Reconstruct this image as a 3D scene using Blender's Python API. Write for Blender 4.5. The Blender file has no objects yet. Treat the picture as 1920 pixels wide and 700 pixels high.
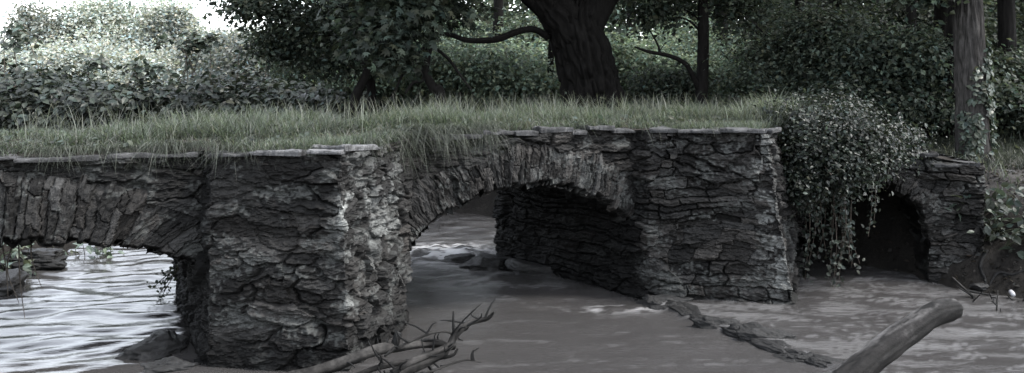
import bpy, bmesh, math
import numpy as np

R = math.radians
rng = np.random.default_rng(11)
SC = bpy.context.scene
COL = SC.collection

# ------------------------------------------------------------------ noise
def _h(ix, iy, iz=0, seed=0):
    with np.errstate(over='ignore'):
        n = (np.asarray(ix).astype(np.int64).astype(np.uint32) * np.uint32(374761393)
             + np.asarray(iy).astype(np.int64).astype(np.uint32) * np.uint32(668265263)
             + np.asarray(iz).astype(np.int64).astype(np.uint32) * np.uint32(2147483647 & 0x7feb352d)
             + np.uint32((seed * 1013904223 + 12345) & 0xffffffff))
        n = (n ^ (n >> np.uint32(15))) * np.uint32(2246822519)
        n = (n ^ (n >> np.uint32(13))) * np.uint32(3266489917)
        n = n ^ (n >> np.uint32(16))
    return n.astype(np.float64) / 4294967295.0

def vn2(x, y, seed=0):
    x = np.asarray(x, float); y = np.asarray(y, float)
    ix = np.floor(x); iy = np.floor(y)
    fx = x - ix; fy = y - iy
    fx = fx * fx * (3 - 2 * fx); fy = fy * fy * (3 - 2 * fy)
    a = _h(ix, iy, 0, seed); b = _h(ix + 1, iy, 0, seed)
    c = _h(ix, iy + 1, 0, seed); d = _h(ix + 1, iy + 1, 0, seed)
    return (a * (1 - fx) + b * fx) * (1 - fy) + (c * (1 - fx) + d * fx) * fy

def vn3(x, y, z, seed=0):
    x = np.asarray(x, float); y = np.asarray(y, float); z = np.asarray(z, float)
    iz = np.floor(z); fz = z - iz; fz = fz * fz * (3 - 2 * fz)
    ix = np.floor(x); iy = np.floor(y)
    fx = x - ix; fy = y - iy
    fx = fx * fx * (3 - 2 * fx); fy = fy * fy * (3 - 2 * fy)
    o = 0
    for k, w in ((0, 1 - fz), (1, fz)):
        a = _h(ix, iy, iz + k, seed); b = _h(ix + 1, iy, iz + k, seed)
        c = _h(ix, iy + 1, iz + k, seed); d = _h(ix + 1, iy + 1, iz + k, seed)
        o = o + w * ((a * (1 - fx) + b * fx) * (1 - fy) + (c * (1 - fx) + d * fx) * fy)
    return o

def fbm2(x, y, seed=0, o=4, g=.5):
    s = 0; a = 1; t = 0
    for i in range(o):
        s = s + a * (vn2(x * 2 ** i + 17.3 * i, y * 2 ** i - 9.1 * i, seed + i) - .5); t += a; a *= g
    return s / t * 2

def fbm3(x, y, z, seed=0, o=3, g=.5):
    s = 0; a = 1; t = 0
    for i in range(o):
        s = s + a * (vn3(x * 2 ** i + 17.3 * i, y * 2 ** i - 9.1 * i, z * 2 ** i, seed + i) - .5); t += a; a *= g
    return s / t * 2

def sstep(a, b, x):
    t = np.clip((np.asarray(x, float) - a) / (b - a), 0, 1)
    return t * t * (3 - 2 * t)

def unit(v):
    return v / np.maximum(np.linalg.norm(v, axis=-1, keepdims=True), 1e-9)

# ------------------------------------------------------------------ mesh building
def build(name, V, F, mat, parent=None, col=None, smooth=True, loc=None, extra=None):
    """V (n,3); F an int array (m,3)/(m,4) or a list of such arrays."""
    V = np.asarray(V, np.float32)
    if not isinstance(F, list):
        F = [F]
    F = [np.asarray(f, np.int32) for f in F if len(f)]
    me = bpy.data.meshes.new(name)
    nl = sum(f.size for f in F); nf = sum(len(f) for f in F)
    me.vertices.add(len(V)); me.loops.add(nl); me.polygons.add(nf)
    if loc is not None:
        V = V - np.asarray(loc, np.float32)
    me.vertices.foreach_set('co', V.ravel())
    me.loops.foreach_set('vertex_index', np.concatenate([f.ravel() for f in F]))
    st = []; tot = []; o = 0
    for f in F:
        k = f.shape[1]
        st.append(o + np.arange(len(f)) * k); tot.append(np.full(len(f), k)); o += f.size
    me.polygons.foreach_set('loop_start', np.concatenate(st).astype(np.int32))
    me.polygons.foreach_set('loop_total', np.concatenate(tot).astype(np.int32))
    me.polygons.foreach_set('use_smooth', np.full(nf, smooth))
    if col is not None:
        at = me.color_attributes.new('col', 'FLOAT_COLOR', 'POINT')
        c = np.ones((len(V), 4), np.float32); c[:, :3] = col
        at.data.foreach_set('color', c.ravel())
    if extra:
        for k, v in extra.items():
            at = me.attributes.new(k, 'FLOAT', 'POINT')
            at.data.foreach_set('value', np.asarray(v, np.float32))
    me.update(calc_edges=True)
    me.materials.append(mat)
    ob = bpy.data.objects.new(name, me)
    COL.objects.link(ob)
    if parent is not None:
        ob.parent = parent
        if loc is None:
            ob.matrix_parent_inverse = parent_inv(parent)
    elif loc is not None:
        ob.location = loc
    return ob

def parent_inv(p):
    from mathutils import Matrix
    return Matrix.Translation(p.location).inverted()

def tag(o, label=None, cat=None, group=None, kind=None):
    if label: o['label'] = label
    if cat: o['category'] = cat
    if group: o['group'] = group
    if kind: o['kind'] = kind
    return o

def empty(name, loc, label, cat, group=None):
    o = bpy.data.objects.new(name, None)
    o.location = loc; o.empty_display_size = .2
    COL.objects.link(o)
    return tag(o, label, cat, group)

def gridfaces(na, nb, off=0):
    i = np.arange((na - 1) * (nb - 1)); a = i // (nb - 1); b = i % (nb - 1)
    v = a * nb + b + off
    return np.stack([v, v + nb, v + nb + 1, v + 1], 1)

def catmull(P, n):
    P = np.asarray(P, float)
    if len(P) == 2:
        t = np.linspace(0, 1, n)[:, None]; return P[0] * (1 - t) + P[1] * t
    Q = np.vstack([2 * P[0] - P[1], P, 2 * P[-1] - P[-2]])
    t = np.linspace(0, len(P) - 1 - 1e-6, n); k = t.astype(int); f = (t - k)[:, None]
    a, b, c, d = Q[k], Q[k + 1], Q[k + 2], Q[k + 3]
    return .5 * (2 * b + (c - a) * f + (2 * a - 5 * b + 4 * c - d) * f ** 2 + (3 * b - a - 3 * c + d) * f ** 3)

def tube(P, rad, n=24, ns=8, disp=None, caps=True):
    """smooth tapered tube through P; returns V, [quads, tris]"""
    P = np.asarray(P, float); rad = np.asarray(rad, float)
    C = catmull(P, n)
    r = np.interp(np.linspace(0, 1, n), np.linspace(0, 1, len(rad)), rad)
    T = unit(np.gradient(C, axis=0))
    ref = np.array([0, 0, 1.]) if abs(T[:, 2]).mean() < .8 else np.array([0, 1., 0])
    A = unit(np.cross(T, ref)); B = np.cross(T, A)
    th = np.linspace(0, 2 * math.pi, ns, endpoint=False)
    L = np.concatenate([[0], np.cumsum(np.linalg.norm(np.diff(C, axis=0), axis=1))])
    D = A[:, None] * np.cos(th)[None, :, None] + B[:, None] * np.sin(th)[None, :, None]
    rr = np.repeat(r[:, None], ns, 1)
    if disp is not None:
        rr = rr + disp(np.repeat(th[None], n, 0), np.repeat(L[:, None], ns, 1), rr)
    V = (C[:, None] + D * rr[..., None]).reshape(-1, 3)
    i = np.arange(n - 1)[:, None]; j = np.arange(ns)[None]
    q = np.stack([i * ns + j, i * ns + (j + 1) % ns, (i + 1) * ns + (j + 1) % ns, (i + 1) * ns + j], -1).reshape(-1, 4)
    tr = np.zeros((0, 3), int)
    if caps:
        V = np.vstack([V, C[0] - T[0] * r[0] * .1, C[-1] + T[-1] * r[-1] * .25])
        c0 = n * ns; jj = np.arange(ns)
        tr = np.vstack([np.stack([np.full(ns, c0), (jj + 1) % ns, jj], 1),
                        np.stack([np.full(ns, c0 + 1), (n - 1) * ns + jj, (n - 1) * ns + (jj + 1) % ns], 1)])
    return V, [q, tr]

class Acc:
    def __init__(s): s.V = []; s.Q = []; s.T = []; s.C = []; s.n = 0
    def add(s, V, F, col=None):
        if not isinstance(F, list): F = [F]
        for f in F:
            f = np.asarray(f)
            if len(f): (s.Q if f.shape[1] == 4 else s.T).append(f + s.n)
        s.V.append(V); s.n += len(V)
        s.C.append(np.broadcast_to(np.asarray(col if col is not None else (1, 1, 1), float), (len(V), 3)))
    def out(s):
        F = []
        if s.Q: F.append(np.vstack(s.Q))
        if s.T: F.append(np.vstack(s.T))
        return np.vstack(s.V), F, np.vstack(s.C)
    def build(s, name, mat, parent=None, **k):
        V, F, C = s.out()
        return build(name, V, F, mat, parent, col=C, **k)

# ------------------------------------------------------------------ camera geometry helpers (photo 1920x700)
EYE = 2.2; FPX = 1600.; HY = 165.
def at(px, py, Y):
    return np.array([(px - 960) / FPX * Y, Y, EYE - (py - HY) / FPX * Y])
def onwater(px, py, z=0.):
    Y = (EYE - z) * FPX / (py - HY)
    return np.array([(px - 960) / FPX * Y, Y, z])

P0 = np.array([-3.9, 6.5]); TH = R(26)
U = np.array([math.cos(TH), math.sin(TH)]); N = np.array([math.sin(TH), -math.cos(TH)])
def sq(s, q):
    s = np.asarray(s, float)[..., None]; q = np.asarray(q, float)[..., None]
    return P0 + s * U + q * N
def to_sq(x, y):
    dx = np.asarray(x) - P0[0]; dy = np.asarray(y) - P0[1]
    return dx * U[0] + dy * U[1], dx * N[0] + dy * N[1]
BW = 2.45
def ztop(s):
    return 1.70 + .09 * sstep(1.8, 4.2, s) - .02 * sstep(5.2, 7, s)

# ------------------------------------------------------------------ materials
def new_mat(name):
    m = bpy.data.materials.new(name); m.use_nodes = True
    nt = m.node_tree; nt.nodes.clear()
    out = nt.nodes.new('ShaderNodeOutputMaterial')
    return m, nt, out

def nd(nt, t, **k):
    n = nt.nodes.new(t)
    for a, b in k.items():
        if a in n.inputs: n.inputs[a].default_value = b
        else: setattr(n, a, b)
    return n

def mul_noise(nt, colsock, scale, lo, hi, stretch=None, detail=6):
    tc = nd(nt, 'ShaderNodeTexCoord')
    v = tc.outputs['Object']
    if stretch:
        mp = nd(nt, 'ShaderNodeMapping'); mp.inputs['Scale'].default_value = stretch
        nt.links.new(v, mp.inputs['Vector']); v = mp.outputs[0]
    no = nd(nt, 'ShaderNodeTexNoise', Scale=scale, Detail=detail, Roughness=.65)
    nt.links.new(v, no.inputs['Vector'])
    mr = nd(nt, 'ShaderNodeMapRange'); mr.inputs[1].default_value = .3; mr.inputs[2].default_value = .7
    mr.inputs[3].default_value = lo; mr.inputs[4].default_value = hi
    nt.links.new(no.outputs[0], mr.inputs[0])
    mx = nd(nt, 'ShaderNodeMix', data_type='RGBA', blend_type='MULTIPLY')
    mx.inputs[0].default_value = 1
    nt.links.new(colsock, mx.inputs[6]); nt.links.new(mr.outputs[0], mx.inputs[7])
    return mx.outputs[2], no

def surf_mat(name, rough=.8, spec=.3, noises=((9, .6, 1.4, None),), bump=(40, .4, .02), base=None):
    m, nt, out = new_mat(name)
    p = nd(nt, 'ShaderNodeBsdfPrincipled', Roughness=rough)
    p.inputs['Specular IOR Level'].default_value = spec
    if base is None:
        c = nd(nt, 'ShaderNodeVertexColor', layer_name='col').outputs[0]
    else:
        c = nd(nt, 'ShaderNodeRGB'); c.outputs[0].default_value = (*base, 1); c = c.outputs[0]
    no = None
    for sc, lo, hi, st in noises:
        c, no = mul_noise(nt, c, sc, lo, hi, st)
    nt.links.new(c, p.inputs['Base Color'])
    if bump:
        tc = nd(nt, 'ShaderNodeTexCoord')
        n2 = nd(nt, 'ShaderNodeTexNoise', Scale=bump[0], Detail=8, Roughness=.7)
        nt.links.new(tc.outputs['Object'], n2.inputs['Vector'])
        b = nd(nt, 'ShaderNodeBump', Strength=bump[1], Distance=bump[2])
        nt.links.new(n2.outputs[0], b.inputs['Height']); nt.links.new(b.outputs[0], p.inputs['Normal'])
    nt.links.new(p.outputs[0], out.inputs[0])
    return m

def leaf_mat(name, rough=.5, spec=.35, trans=.35):
    m, nt, out = new_mat(name)
    c = nd(nt, 'ShaderNodeVertexColor', layer_name='col').outputs[0]
    c, _ = mul_noise(nt, c, 3.0, .75, 1.25)
    p = nd(nt, 'ShaderNodeBsdfPrincipled', Roughness=rough)
    p.inputs['Specular IOR Level'].default_value = spec
    nt.links.new(c, p.inputs['Base Color'])
    t = nd(nt, 'ShaderNodeBsdfTranslucent')
    mx0 = nd(nt, 'ShaderNodeMix', data_type='RGBA', blend_type='MULTIPLY'); mx0.inputs[0].default_value = 1
    mx0.inputs[7].default_value = (1.25, 1.3, .95, 1)
    nt.links.new(c, mx0.inputs[6]); nt.links.new(mx0.outputs[2], t.inputs[0])
    mx = nd(nt, 'ShaderNodeMixShader'); mx.inputs[0].default_value = trans
    nt.links.new(p.outputs[0], mx.inputs[1]); nt.links.new(t.outputs[0], mx.inputs[2])
    nt.links.new(mx.outputs[0], out.inputs[0])
    return m

M_STONE = surf_mat('slate_stone', .7, .14, ((14, .5, 1.5, (1, 1, 2.5)), (70, .6, 1.4, None)), (90, .7, .012))
M_BARK = surf_mat('bark', .9, .06, ((12, .6, 1.4, (1, 1, .4)), (42, .45, 1.55, (1, 1, .13))), (60, .6, .015))
M_WOOD = surf_mat('weathered_wood', .75, .10, ((9, .45, 1.5, None), (45, .55, 1.45, (1, 1, 1))), (80, .8, .010))
M_WET = surf_mat('wet_stone', .5, .25, ((12, .5, 1.5, None), (60, .5, 1.5, None)), (60, .9, .02))
M_SOIL = surf_mat('soil', .95, .05, ((2.5, .6, 1.4, None), (25, .6, 1.4, None)), (35, .8, .03))
M_LEAF = leaf_mat('leaf', .5, .15)
M_GLOSSY = leaf_mat('glossy_leaf', .42, .25, .25)
M_GRASS = leaf_mat('grass_blade', .55, .3, .4)

# ------------------------------------------------------------------ world, sun, camera
SUN_EL, SUN_AZ = R(56), R(100)      # azimuth clockwise from +Y (away from the camera)
w = bpy.data.worlds.new('World'); SC.world = w; w.use_nodes = True
nt = w.node_tree; nt.nodes.clear()
sky = nd(nt, 'ShaderNodeTexSky', sky_type='NISHITA', sun_disc=False)
sky.sun_elevation = SUN_EL; sky.sun_rotation = SUN_AZ
sky.air_density = 1.0; sky.dust_density = 1.5; sky.ozone_density = 1.0
hsv = nd(nt, 'ShaderNodeHueSaturation', Saturation=.3)
bg = nd(nt, 'ShaderNodeBackground', Strength=.15)
wo = nd(nt, 'ShaderNodeOutputWorld')
nt.links.new(sky.outputs[0], hsv.inputs['Color']); nt.links.new(hsv.outputs[0], bg.inputs[0]); nt.links.new(bg.outputs[0], wo.inputs[0])

from mathutils import Vector
sl = bpy.data.lights.new('sun', 'SUN'); sl.energy = 1.05; sl.angle = R(14); sl.color = (1, .97, .92)
so = bpy.data.objects.new('sun', sl); COL.objects.link(so)
sd = Vector((math.sin(SUN_AZ) * math.cos(SUN_EL), math.cos(SUN_AZ) * math.cos(SUN_EL), math.sin(SUN_EL)))
so.rotation_euler = sd.to_track_quat('Z', 'Y').to_euler(); so.location = (6, -6, 14)

cd = bpy.data.cameras.new('camera'); cam = bpy.data.objects.new('camera', cd); COL.objects.link(cam)
cd.sensor_width = 36; cd.lens = 36 * FPX / 1920; cd.clip_end = 1000; cd.clip_start = .05
cam.location = (0, 0, EYE); cam.rotation_euler = (R(90), 0, 0)
cd.shift_y = (HY - 350) / 1920
SC.camera = cam
vs = SC.view_settings
vs.view_transform = 'Standard'; vs.look = 'None'; vs.gamma = 1; vs.exposure = 2.7
try:
    SC.display_settings.display_device = 'sRGB'
except Exception:
    pass
SC.cycles.max_bounces = 5; SC.cycles.diffuse_bounces = 2; SC.cycles.glossy_bounces = 3
SC.cycles.transmission_bounces = 3; SC.cycles.caustics_reflective = False; SC.cycles.caustics_refractive = False
SC.cycles.use_denoising = True; SC.cycles.use_adaptive_sampling = False

# ------------------------------------------------------------------ stone height field
def stone_field(a, b, seed, style='course', size=(.30, .085), jw=.013, jd=.050, amp=.06, tilt=.24, laya=.018, chipa=.05):
    """a along the courses, b across them (metres). Returns height, colour value, random id."""
    a = np.asarray(a, float); b = np.asarray(b, float)
    if style == 'course':
        bw = b + .10 * fbm2(a * 1.1, b * 1.3, seed + 1, 3) + .035 * fbm2(a * 5, b * 5, seed + 2, 4, .65)
        aw = a + .05 * fbm2(a * 5, b * 8, seed + 3, 4, .65)
        r = np.random.default_rng(seed)
        b0 = bw.min() - .01; hs = [b0]
        while hs[-1] < bw.max() + .01: hs.append(hs[-1] + size[1] * (.55 + 1.1 * r.random() ** 1.3))
        hs = np.array(hs); row = np.clip(np.searchsorted(hs, bw) - 1, 0, len(hs) - 2)
        e = np.minimum(bw - hs[row], hs[row + 1] - bw)
        cid = np.zeros(a.shape); ac = np.zeros(a.shape)
        bc = (hs[row] + hs[row + 1]) * .5
        a0, a1 = aw.min() - 1.2, aw.max() + 1.2
        for k in np.unique(row):
            m = row == k
            ws = [a0 + r.random() * .3]
            while ws[-1] < a1: ws.append(ws[-1] + size[0] * (.35 + 1.3 * r.random()))
            ws = np.array(ws)
            sl_ = (r.random() - .5) * 1.4
            x = aw[m] + sl_ * (bw[m] - bc[m])
            c = np.clip(np.searchsorted(ws, x) - 1, 0, len(ws) - 2)
            e[m] = np.minimum(e[m], np.minimum(x - ws[c], ws[c + 1] - x))
            cid[m] = k * 1000 + c; ac[m] = (ws[c] + ws[c + 1]) * .5
    else:
        aw = a + .11 * fbm2(a * 3, b * 4, seed + 1, 5, .62); bw = b + .08 * fbm2(a * 2.5 + 9, b * 4, seed + 2, 5, .62)
        x = aw / size[0]; y = bw / size[1]
        ix = np.floor(x); iy = np.floor(y)
        f1 = np.full(a.shape, 9.); f2 = f1.copy(); cid = np.zeros(a.shape); ac = np.zeros(a.shape); bc = np.zeros(a.shape)
        for dx in (-1, 0, 1):
            for dy in (-1, 0, 1):
                gx = ix + dx; gy = iy + dy
                cx = gx + .1 + .8 * _h(gx, gy, 0, seed); cy = gy + .1 + .8 * _h(gx, gy, 1, seed)
                k_ = .55 + .9 * _h(gx, gy, 2, seed)
                d = (np.abs(x - cx) ** 2.6 + np.abs((y - cy)) ** 2.6) ** (1 / 2.6) / k_ ** .4
                l = d < f1
                f2 = np.where(l, f1, np.minimum(f2, d)); f1 = np.where(l, d, f1)
                cid = np.where(l, gx * 917 + gy * 131, cid); ac = np.where(l, cx * size[0], ac); bc = np.where(l, cy * size[1], bc)
        e = (f2 - f1) * .5 * size[1]
    h1 = _h(cid, 3, 0, seed); h2 = _h(cid, 5, 0, seed); h3 = _h(cid, 7, 0, seed); h4 = _h(cid, 9, 0, seed)
    jn = .2 + .8 * sstep(.35, .65, vn2(a * 2.3, b * 2.9, seed + 8))       # some joints are filled flush
    jwv = jw * (.6 + .9 * vn2(a * 7, b * 7, seed + 4))
    J = sstep(0, 1, e / jwv)
    # layered slate: ragged bedding steps
    lay = fbm2(a * 2.2 + h1 * 50, b * 22 + 1.8 * fbm2(a * 3, b * 3, seed + 6) + (h4 - .5) * a * 14, seed + 5, 3)
    fine = fbm2(a * 17, b * 40, seed + 7, 4, .7)
    big = fbm2(a * 1.1, b * 1.1, seed + 12, 3)
    layq = np.floor(lay * 3.2 + .5 * fine) / 3.2
    lay = .35 * lay + .65 * layq
    chip = -np.abs(fbm2(a * 5 + h1 * 9, b * 13, seed + 14, 4, .6))
    h = chip * chipa + J * jd * jn + (h1 - .5) * amp * (.4 + .6 * jn) + tilt * ((h2 - .5) * (a - ac) * .6 + (h3 - .55) * (b - bc) * 1.6) + lay * laya + fine * .010 + big * .014
    # holes where a stone has fallen out
    h = h - np.where(h4 > .97, .055, 0) * J
    val = (.0034 + .018 * h3 ** 2 + .0022 * h1) * (1 + .2 * fbm2(a * 5, b * 8, seed + 9, 3))
    return h, val, h2

def stone_mix(a, b, seed, style, size):
    h, v, t = stone_field(a, b, seed, style, size)
    if style == 'rubble' or size[1] > .07:
        h2, v2, t2 = stone_field(a, b, seed + 50, 'rubble', (size[0] * 1.45, size[1] * 1.6), tilt=.10)
        m = fbm2(a * 1.1, b * 1.4, seed + 60, 2) + .25 * sstep(.9, .0, b) + .03 * fbm2(a * 12, b * 12, seed + 61, 3) > (.22 if style == 'rubble' else .34)
        h = np.where(m, h2, h); v = np.where(m, v2, v); t = np.where(m, t2, t)
    return h, v, t
def stone_col(val, tint, a, b, z, seed, lichen=None):
    c = np.stack([val * (1.05 + .08 * (tint - .5)), val * 1.0, val * (.95 - .06 * (tint - .5))], -1)
    l = sstep(.60, .68, vn2(a * 5, b * 8, seed + 20) * .6 + vn2(a * 38, b * 45, seed + 21) * .4)   # pale lichen and mortar flecks
    c = c * (1 - l[..., None] * .6) + l[..., None] * .6 * np.array([.046, .048, .046])
    if lichen is not None:
        m = sstep(.50, .60, vn2(a * 7, b * 9, seed + 22) * .65 + vn2(a * 31, b * 31, seed + 23) * .35) * lichen
        c = c * (1 - m[..., None]) + m[..., None] * np.array([.15, .155, .15])
    wet = 1 - .68 * (1 - sstep(.06, .26, z + .1 * fbm2(a * 3, b * 3, seed + 24, 2)))
    return c * wet[..., None]

# ------------------------------------------------------------------ the bridge
bridge = empty('stone_bridge', (float(sq(4.5, -1.6)[0]), float(sq(4.5, -1.6)[1]), 0.0),
               'low old dark slate bridge with rough arches and pointed cutwaters, grass on its deck', 'bridge')

ARCH1 = dict(c=-.40, hs=1.85, zs=.60, rise=.40, t=.55, ell=True)
ARCH2 = dict(c=4.54, hs=1.26, zs=.68, rise=.54, t=.42)
for A in (ARCH1, ARCH2):
    A['R'] = (A['hs'] ** 2 + A['rise'] ** 2) / (2 * A['rise']); A['zc'] = A['zs'] + A['rise'] - A['R']
    A['phi'] = math.asin(min(1, A['hs'] / A['R']))
ARCH3 = dict(c=0.77, hs=.63, zs=.48, rise=.64, t=.30, ell=True); ARCH3.update(R=.9, zc=.3, phi=1.1)

def in_arch(A, a, z, grow):
    if A.get('ell'):
        d = np.hypot((a - A['c']) / (A['hs'] + grow), (z - A['zs']) / (A['rise'] + grow))
        d2 = np.hypot((a - A['c']) / (A['hs'] + .05), (z - A['zs']) / (A['rise'] + .05))
        return (d < 1) & (z > A['zs'] + .16) | (d2 < 1) & (z > A['zs'] - .05) | ((np.abs(a - A['c']) < A['hs'] + .03) & (z < A['zs'] + .02))
    r = np.hypot(a - A['c'], z - A['zc'])
    ang = np.abs(np.arctan2(a - A['c'], z - A['zc']))
    return ((r < A['R'] + grow) & (ang < A['phi'] + .02) & (z > A['zc'])) | ((np.abs(a - A['c']) < A['hs'] + .03) & (z < A['zs'] + .02))

def frame_main(a, q): return sq(a, q)
E0 = np.array([3.2, 9.72]); E1 = np.array([5.15, 9.3]); U3 = (E1 - E0) / np.linalg.norm(E1 - E0); N3 = np.array([U3[1], -U3[0]])
def frame_three(a, q):
    a = np.asarray(a, float)[..., None]; q = np.asarray(q, float)[..., None]
    return E0 + a * U3 + q * N3

def face_wall(name, fr, a0, a1, z0, ztf, arches, seed, step=.010, q0=0., outward=1, style='rubble', size=(.34, .11), zpow=None):
    na = int((a1 - a0) / step) + 1; nz = int((2.0 - z0) / step) + 1
    a = np.linspace(a0, a1, na)[:, None] + np.zeros((1, nz)); t = np.linspace(0, 1, nz)[None] + np.zeros((na, 1))
    z = z0 + t * (ztf(a) - z0)
    h, v, ti = stone_mix(a, z, seed, style, size)
    # weathered course of flat slabs under the top
    h = h - .03
    xy = fr(a, q0 + outward * h)
    V = np.concatenate([xy, z[..., None]], -1).reshape(-1, 3)
    F = gridfaces(na, nz)
    ca = a.ravel()[F].mean(1); cz = z.ravel()[F].mean(1)
    keep = np.ones(len(F), bool)
    for A in arches: keep &= ~in_arch(A, ca, cz, A['t'] - .10)
    F = F[keep]
    if outward < 0: F = F[:, ::-1]
    c = stone_col(v, ti, a, z, z, seed).reshape(-1, 3)
    return build(name, V, F, M_STONE, bridge, col=c, smooth=False)

def ell_curve(A):
    u = np.linspace(-math.pi / 2, math.pi / 2, 4000)
    a = A['hs'] * np.sin(u); z = A['rise'] * np.cos(u)
    L = np.concatenate([[0], np.cumsum(np.hypot(np.diff(a), np.diff(z)))])
    return u, a, z, L
def ring_map(A, arc, rr):
    u, a, z, L = ell_curve(A)
    ac = np.clip(arc + L[-1] / 2, 0, L[-1])
    aa = np.interp(ac, L, a); zz = np.interp(ac, L, z)
    d = R(72 if A['rise'] > .6 else 66) * np.sign(aa) * (np.abs(aa) / A['hs']) ** 1.7          # slabs fan out toward the springing
    return A['c'] + aa + (rr - A['R']) * np.sin(d), A['zs'] + zz + (rr - A['R']) * np.cos(d)
def arch_ring(fr, A, seed, step=.0075, q0=.0, top=None, thick=.050):
    na = int(2 * A['phi'] * A['R'] / step) + 1; nb = int((A['t'] + .02) / step) + 1
    half = ell_curve(A)[3][-1] / 2 / A['R'] if A.get('ell') else A['phi'] + .03
    ang = np.linspace(-half, half, na)[:, None] + np.zeros((1, nb))
    rb = np.linspace(0, A['t'], nb)[None] + np.zeros((na, 1))
    arc = ang * A['R']
    # long thin slabs on edge; the arc plays the part of the course direction
    h, v, ti = stone_field(rb + 3.1, arc * (1 + .0 * rb) + .05 * fbm2(rb * 3, arc * 2, seed + 31, 2), seed, 'course', (.36, thick), jw=.007, jd=.026, amp=.034, tilt=.12, laya=.012, chipa=.035)
    # ragged intrados and extrados: each slab ends at its own length
    k = np.floor(arc[:, 0] / .055 + 2 * vn2(arc[:, 0] * 4, 0 * arc[:, 0], seed))
    e0 = (.07 * (_h(k, 1, 0, seed) - .35))[:, None]; e1 = (.10 * (_h(k, 2, 0, seed) - .5))[:, None]
    rr = A['R'] + rb + e0 * (1 - rb / A['t']) + e1 * rb / A['t']
    if top is not None: pass
    edge = sstep(0, .05, rb); oe = sstep(0, .10, A['t'] - rb)
    h = h + .012 * oe - .10 * (1 - edge) - .03 * (1 - oe)
    a = A['c'] + rr * np.sin(ang); z = A['zc'] + rr * np.cos(ang)
    if A.get('ell'): a, z = ring_map(A, arc, rr)
    xy = fr(a, q0 + h)
    V = np.concatenate([xy, z[..., None]], -1).reshape(-1, 3)
    c = stone_col(v * 1.2, ti, a, z, z, seed).reshape(-1, 3)
    return build('arch_ring', V, gridfaces(na, nb), M_STONE, bridge, col=c, smooth=False)

def arch_barrel(fr, A, seed, width, step=.022):
    na = int(2 * A['phi'] * A['R'] / step) + 2; nq = int(width / step)
    ang = np.linspace(-A['phi'], A['phi'], na)[:, None] + np.zeros((1, nq))
    q = np.linspace(.0, -width, nq)[None] + np.zeros((na, 1))
    h, v, ti = stone_field(q, ang * A['R'], seed, 'course', (.35, .07), jw=.014)
    r = A['R'] - h + .045
    a = A['c'] + r * np.sin(ang); z = A['zc'] + r * np.cos(ang)
    if A.get('ell'):
        hl = ell_curve(A)[3][-1] / 2; a, z = ring_map(A, ang / A['phi'] * hl, r)
    V = np.concatenate([fr(a, q), z[..., None]], -1).reshape(-1, 3)
    return build('arch_barrel', V, gridfaces(na, nq), M_STONE, bridge, col=(stone_col(v, ti, a, q, z, seed) * (1 - .78 * sstep(0, -.35, q))[..., None]).reshape(-1, 3))  # vault colour darkens inward: shade painted into the stone

def wrap_pier(name, fr, base, topp, ztf, seed, style, size, step=.0075, z0=-.45, corner=.014, lich=None, ring=2.6):
    """One continuous sheet of masonry folded round a polyline in plan; base and top outlines differ (batter)."""
    base = np.array(base, float); topp = np.array(topp, float)
    L = np.linalg.norm(np.diff(base, axis=0), axis=1); S = np.concatenate([[0], np.cumsum(L)])
    n = int(S[-1] / step); t = np.linspace(0, S[-1], n)
    def resample(P):
        Q = np.stack([np.interp(t, S, P[:, 0]), np.interp(t, S, P[:, 1])], 1)
        k = max(1, int(corner / step)); ker = np.hanning(2 * k + 3); ker /= ker.sum()
        pad = np.pad(Q, ((k + 1, k + 1), (0, 0)), mode='edge')
        Qs = np.stack([np.convolve(pad[:, i], ker, 'valid') for i in (0, 1)], 1)
        return Qs
    B = resample(base); T = resample(topp)
    nz = int((1.8 - z0) / step)
    tz = np.linspace(0, 1, nz)[None] + np.zeros((n, 1))
    zt = ztf(T[:, 0])[:, None]
    z = z0 + tz * (zt - z0)
    f = np.clip(z / zt, -.3, 1)[..., None]
    Pq = B[:, None] * (1 - f) + T[:, None] * f
    tang = unit(np.gradient(B * .5 + T * .5, axis=0)); nrm = np.stack([tang[:, 1], -tang[:, 0]], 1)
    # nrm in (s,q): outward is to the right-hand side of the walking direction seen from above => flip to point at +q mostly
    nrm = -nrm
    a = t[:, None] + np.zeros((1, nz))
    h, v, ti = stone_mix(a, z, seed, style, size)
    Pq = Pq + nrm[:, None] * (h - .03)[..., None]
    V = np.concatenate([fr(Pq[..., 0], Pq[..., 1]), z[..., None]], -1).reshape(-1, 3)
    li = None
    if lich is not None: li = lich(a, z, S)
    c = stone_col(v, ti, a, z, z, seed, li)
    arch_shade = 1 - .82 * (1 - sstep(S[1] - .25, S[1] - .02, a + .15 * fbm2(a * 4, z * 4, seed + 70, 3))) if len(S) > 3 else np.ones(a.shape)   # shade under the arch painted into the stone colour
    c = (c * arch_shade[..., None]).reshape(-1, 3)
    return build(name, V, gridfaces(n, nz), M_STONE, bridge, col=c, smooth=False)

topf = lambda a: ztop(a) - .035
sp = face_wall('spandrel_wall', frame_main, -5.0, 8.2, .35, topf, [ARCH1, ARCH2], 101, .008)
face_wall('spandrel_wall', frame_main, -5.0, 8.2, .2, topf, [ARCH1, ARCH2], 151, .03, q0=-BW, outward=-1)
arch_ring(frame_main, ARCH1, 201, thick=.085); arch_ring(frame_main, ARCH2, 202)
arch_barrel(frame_main, ARCH1, 211, BW); arch_barrel(frame_main, ARCH2, 212, BW)

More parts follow.
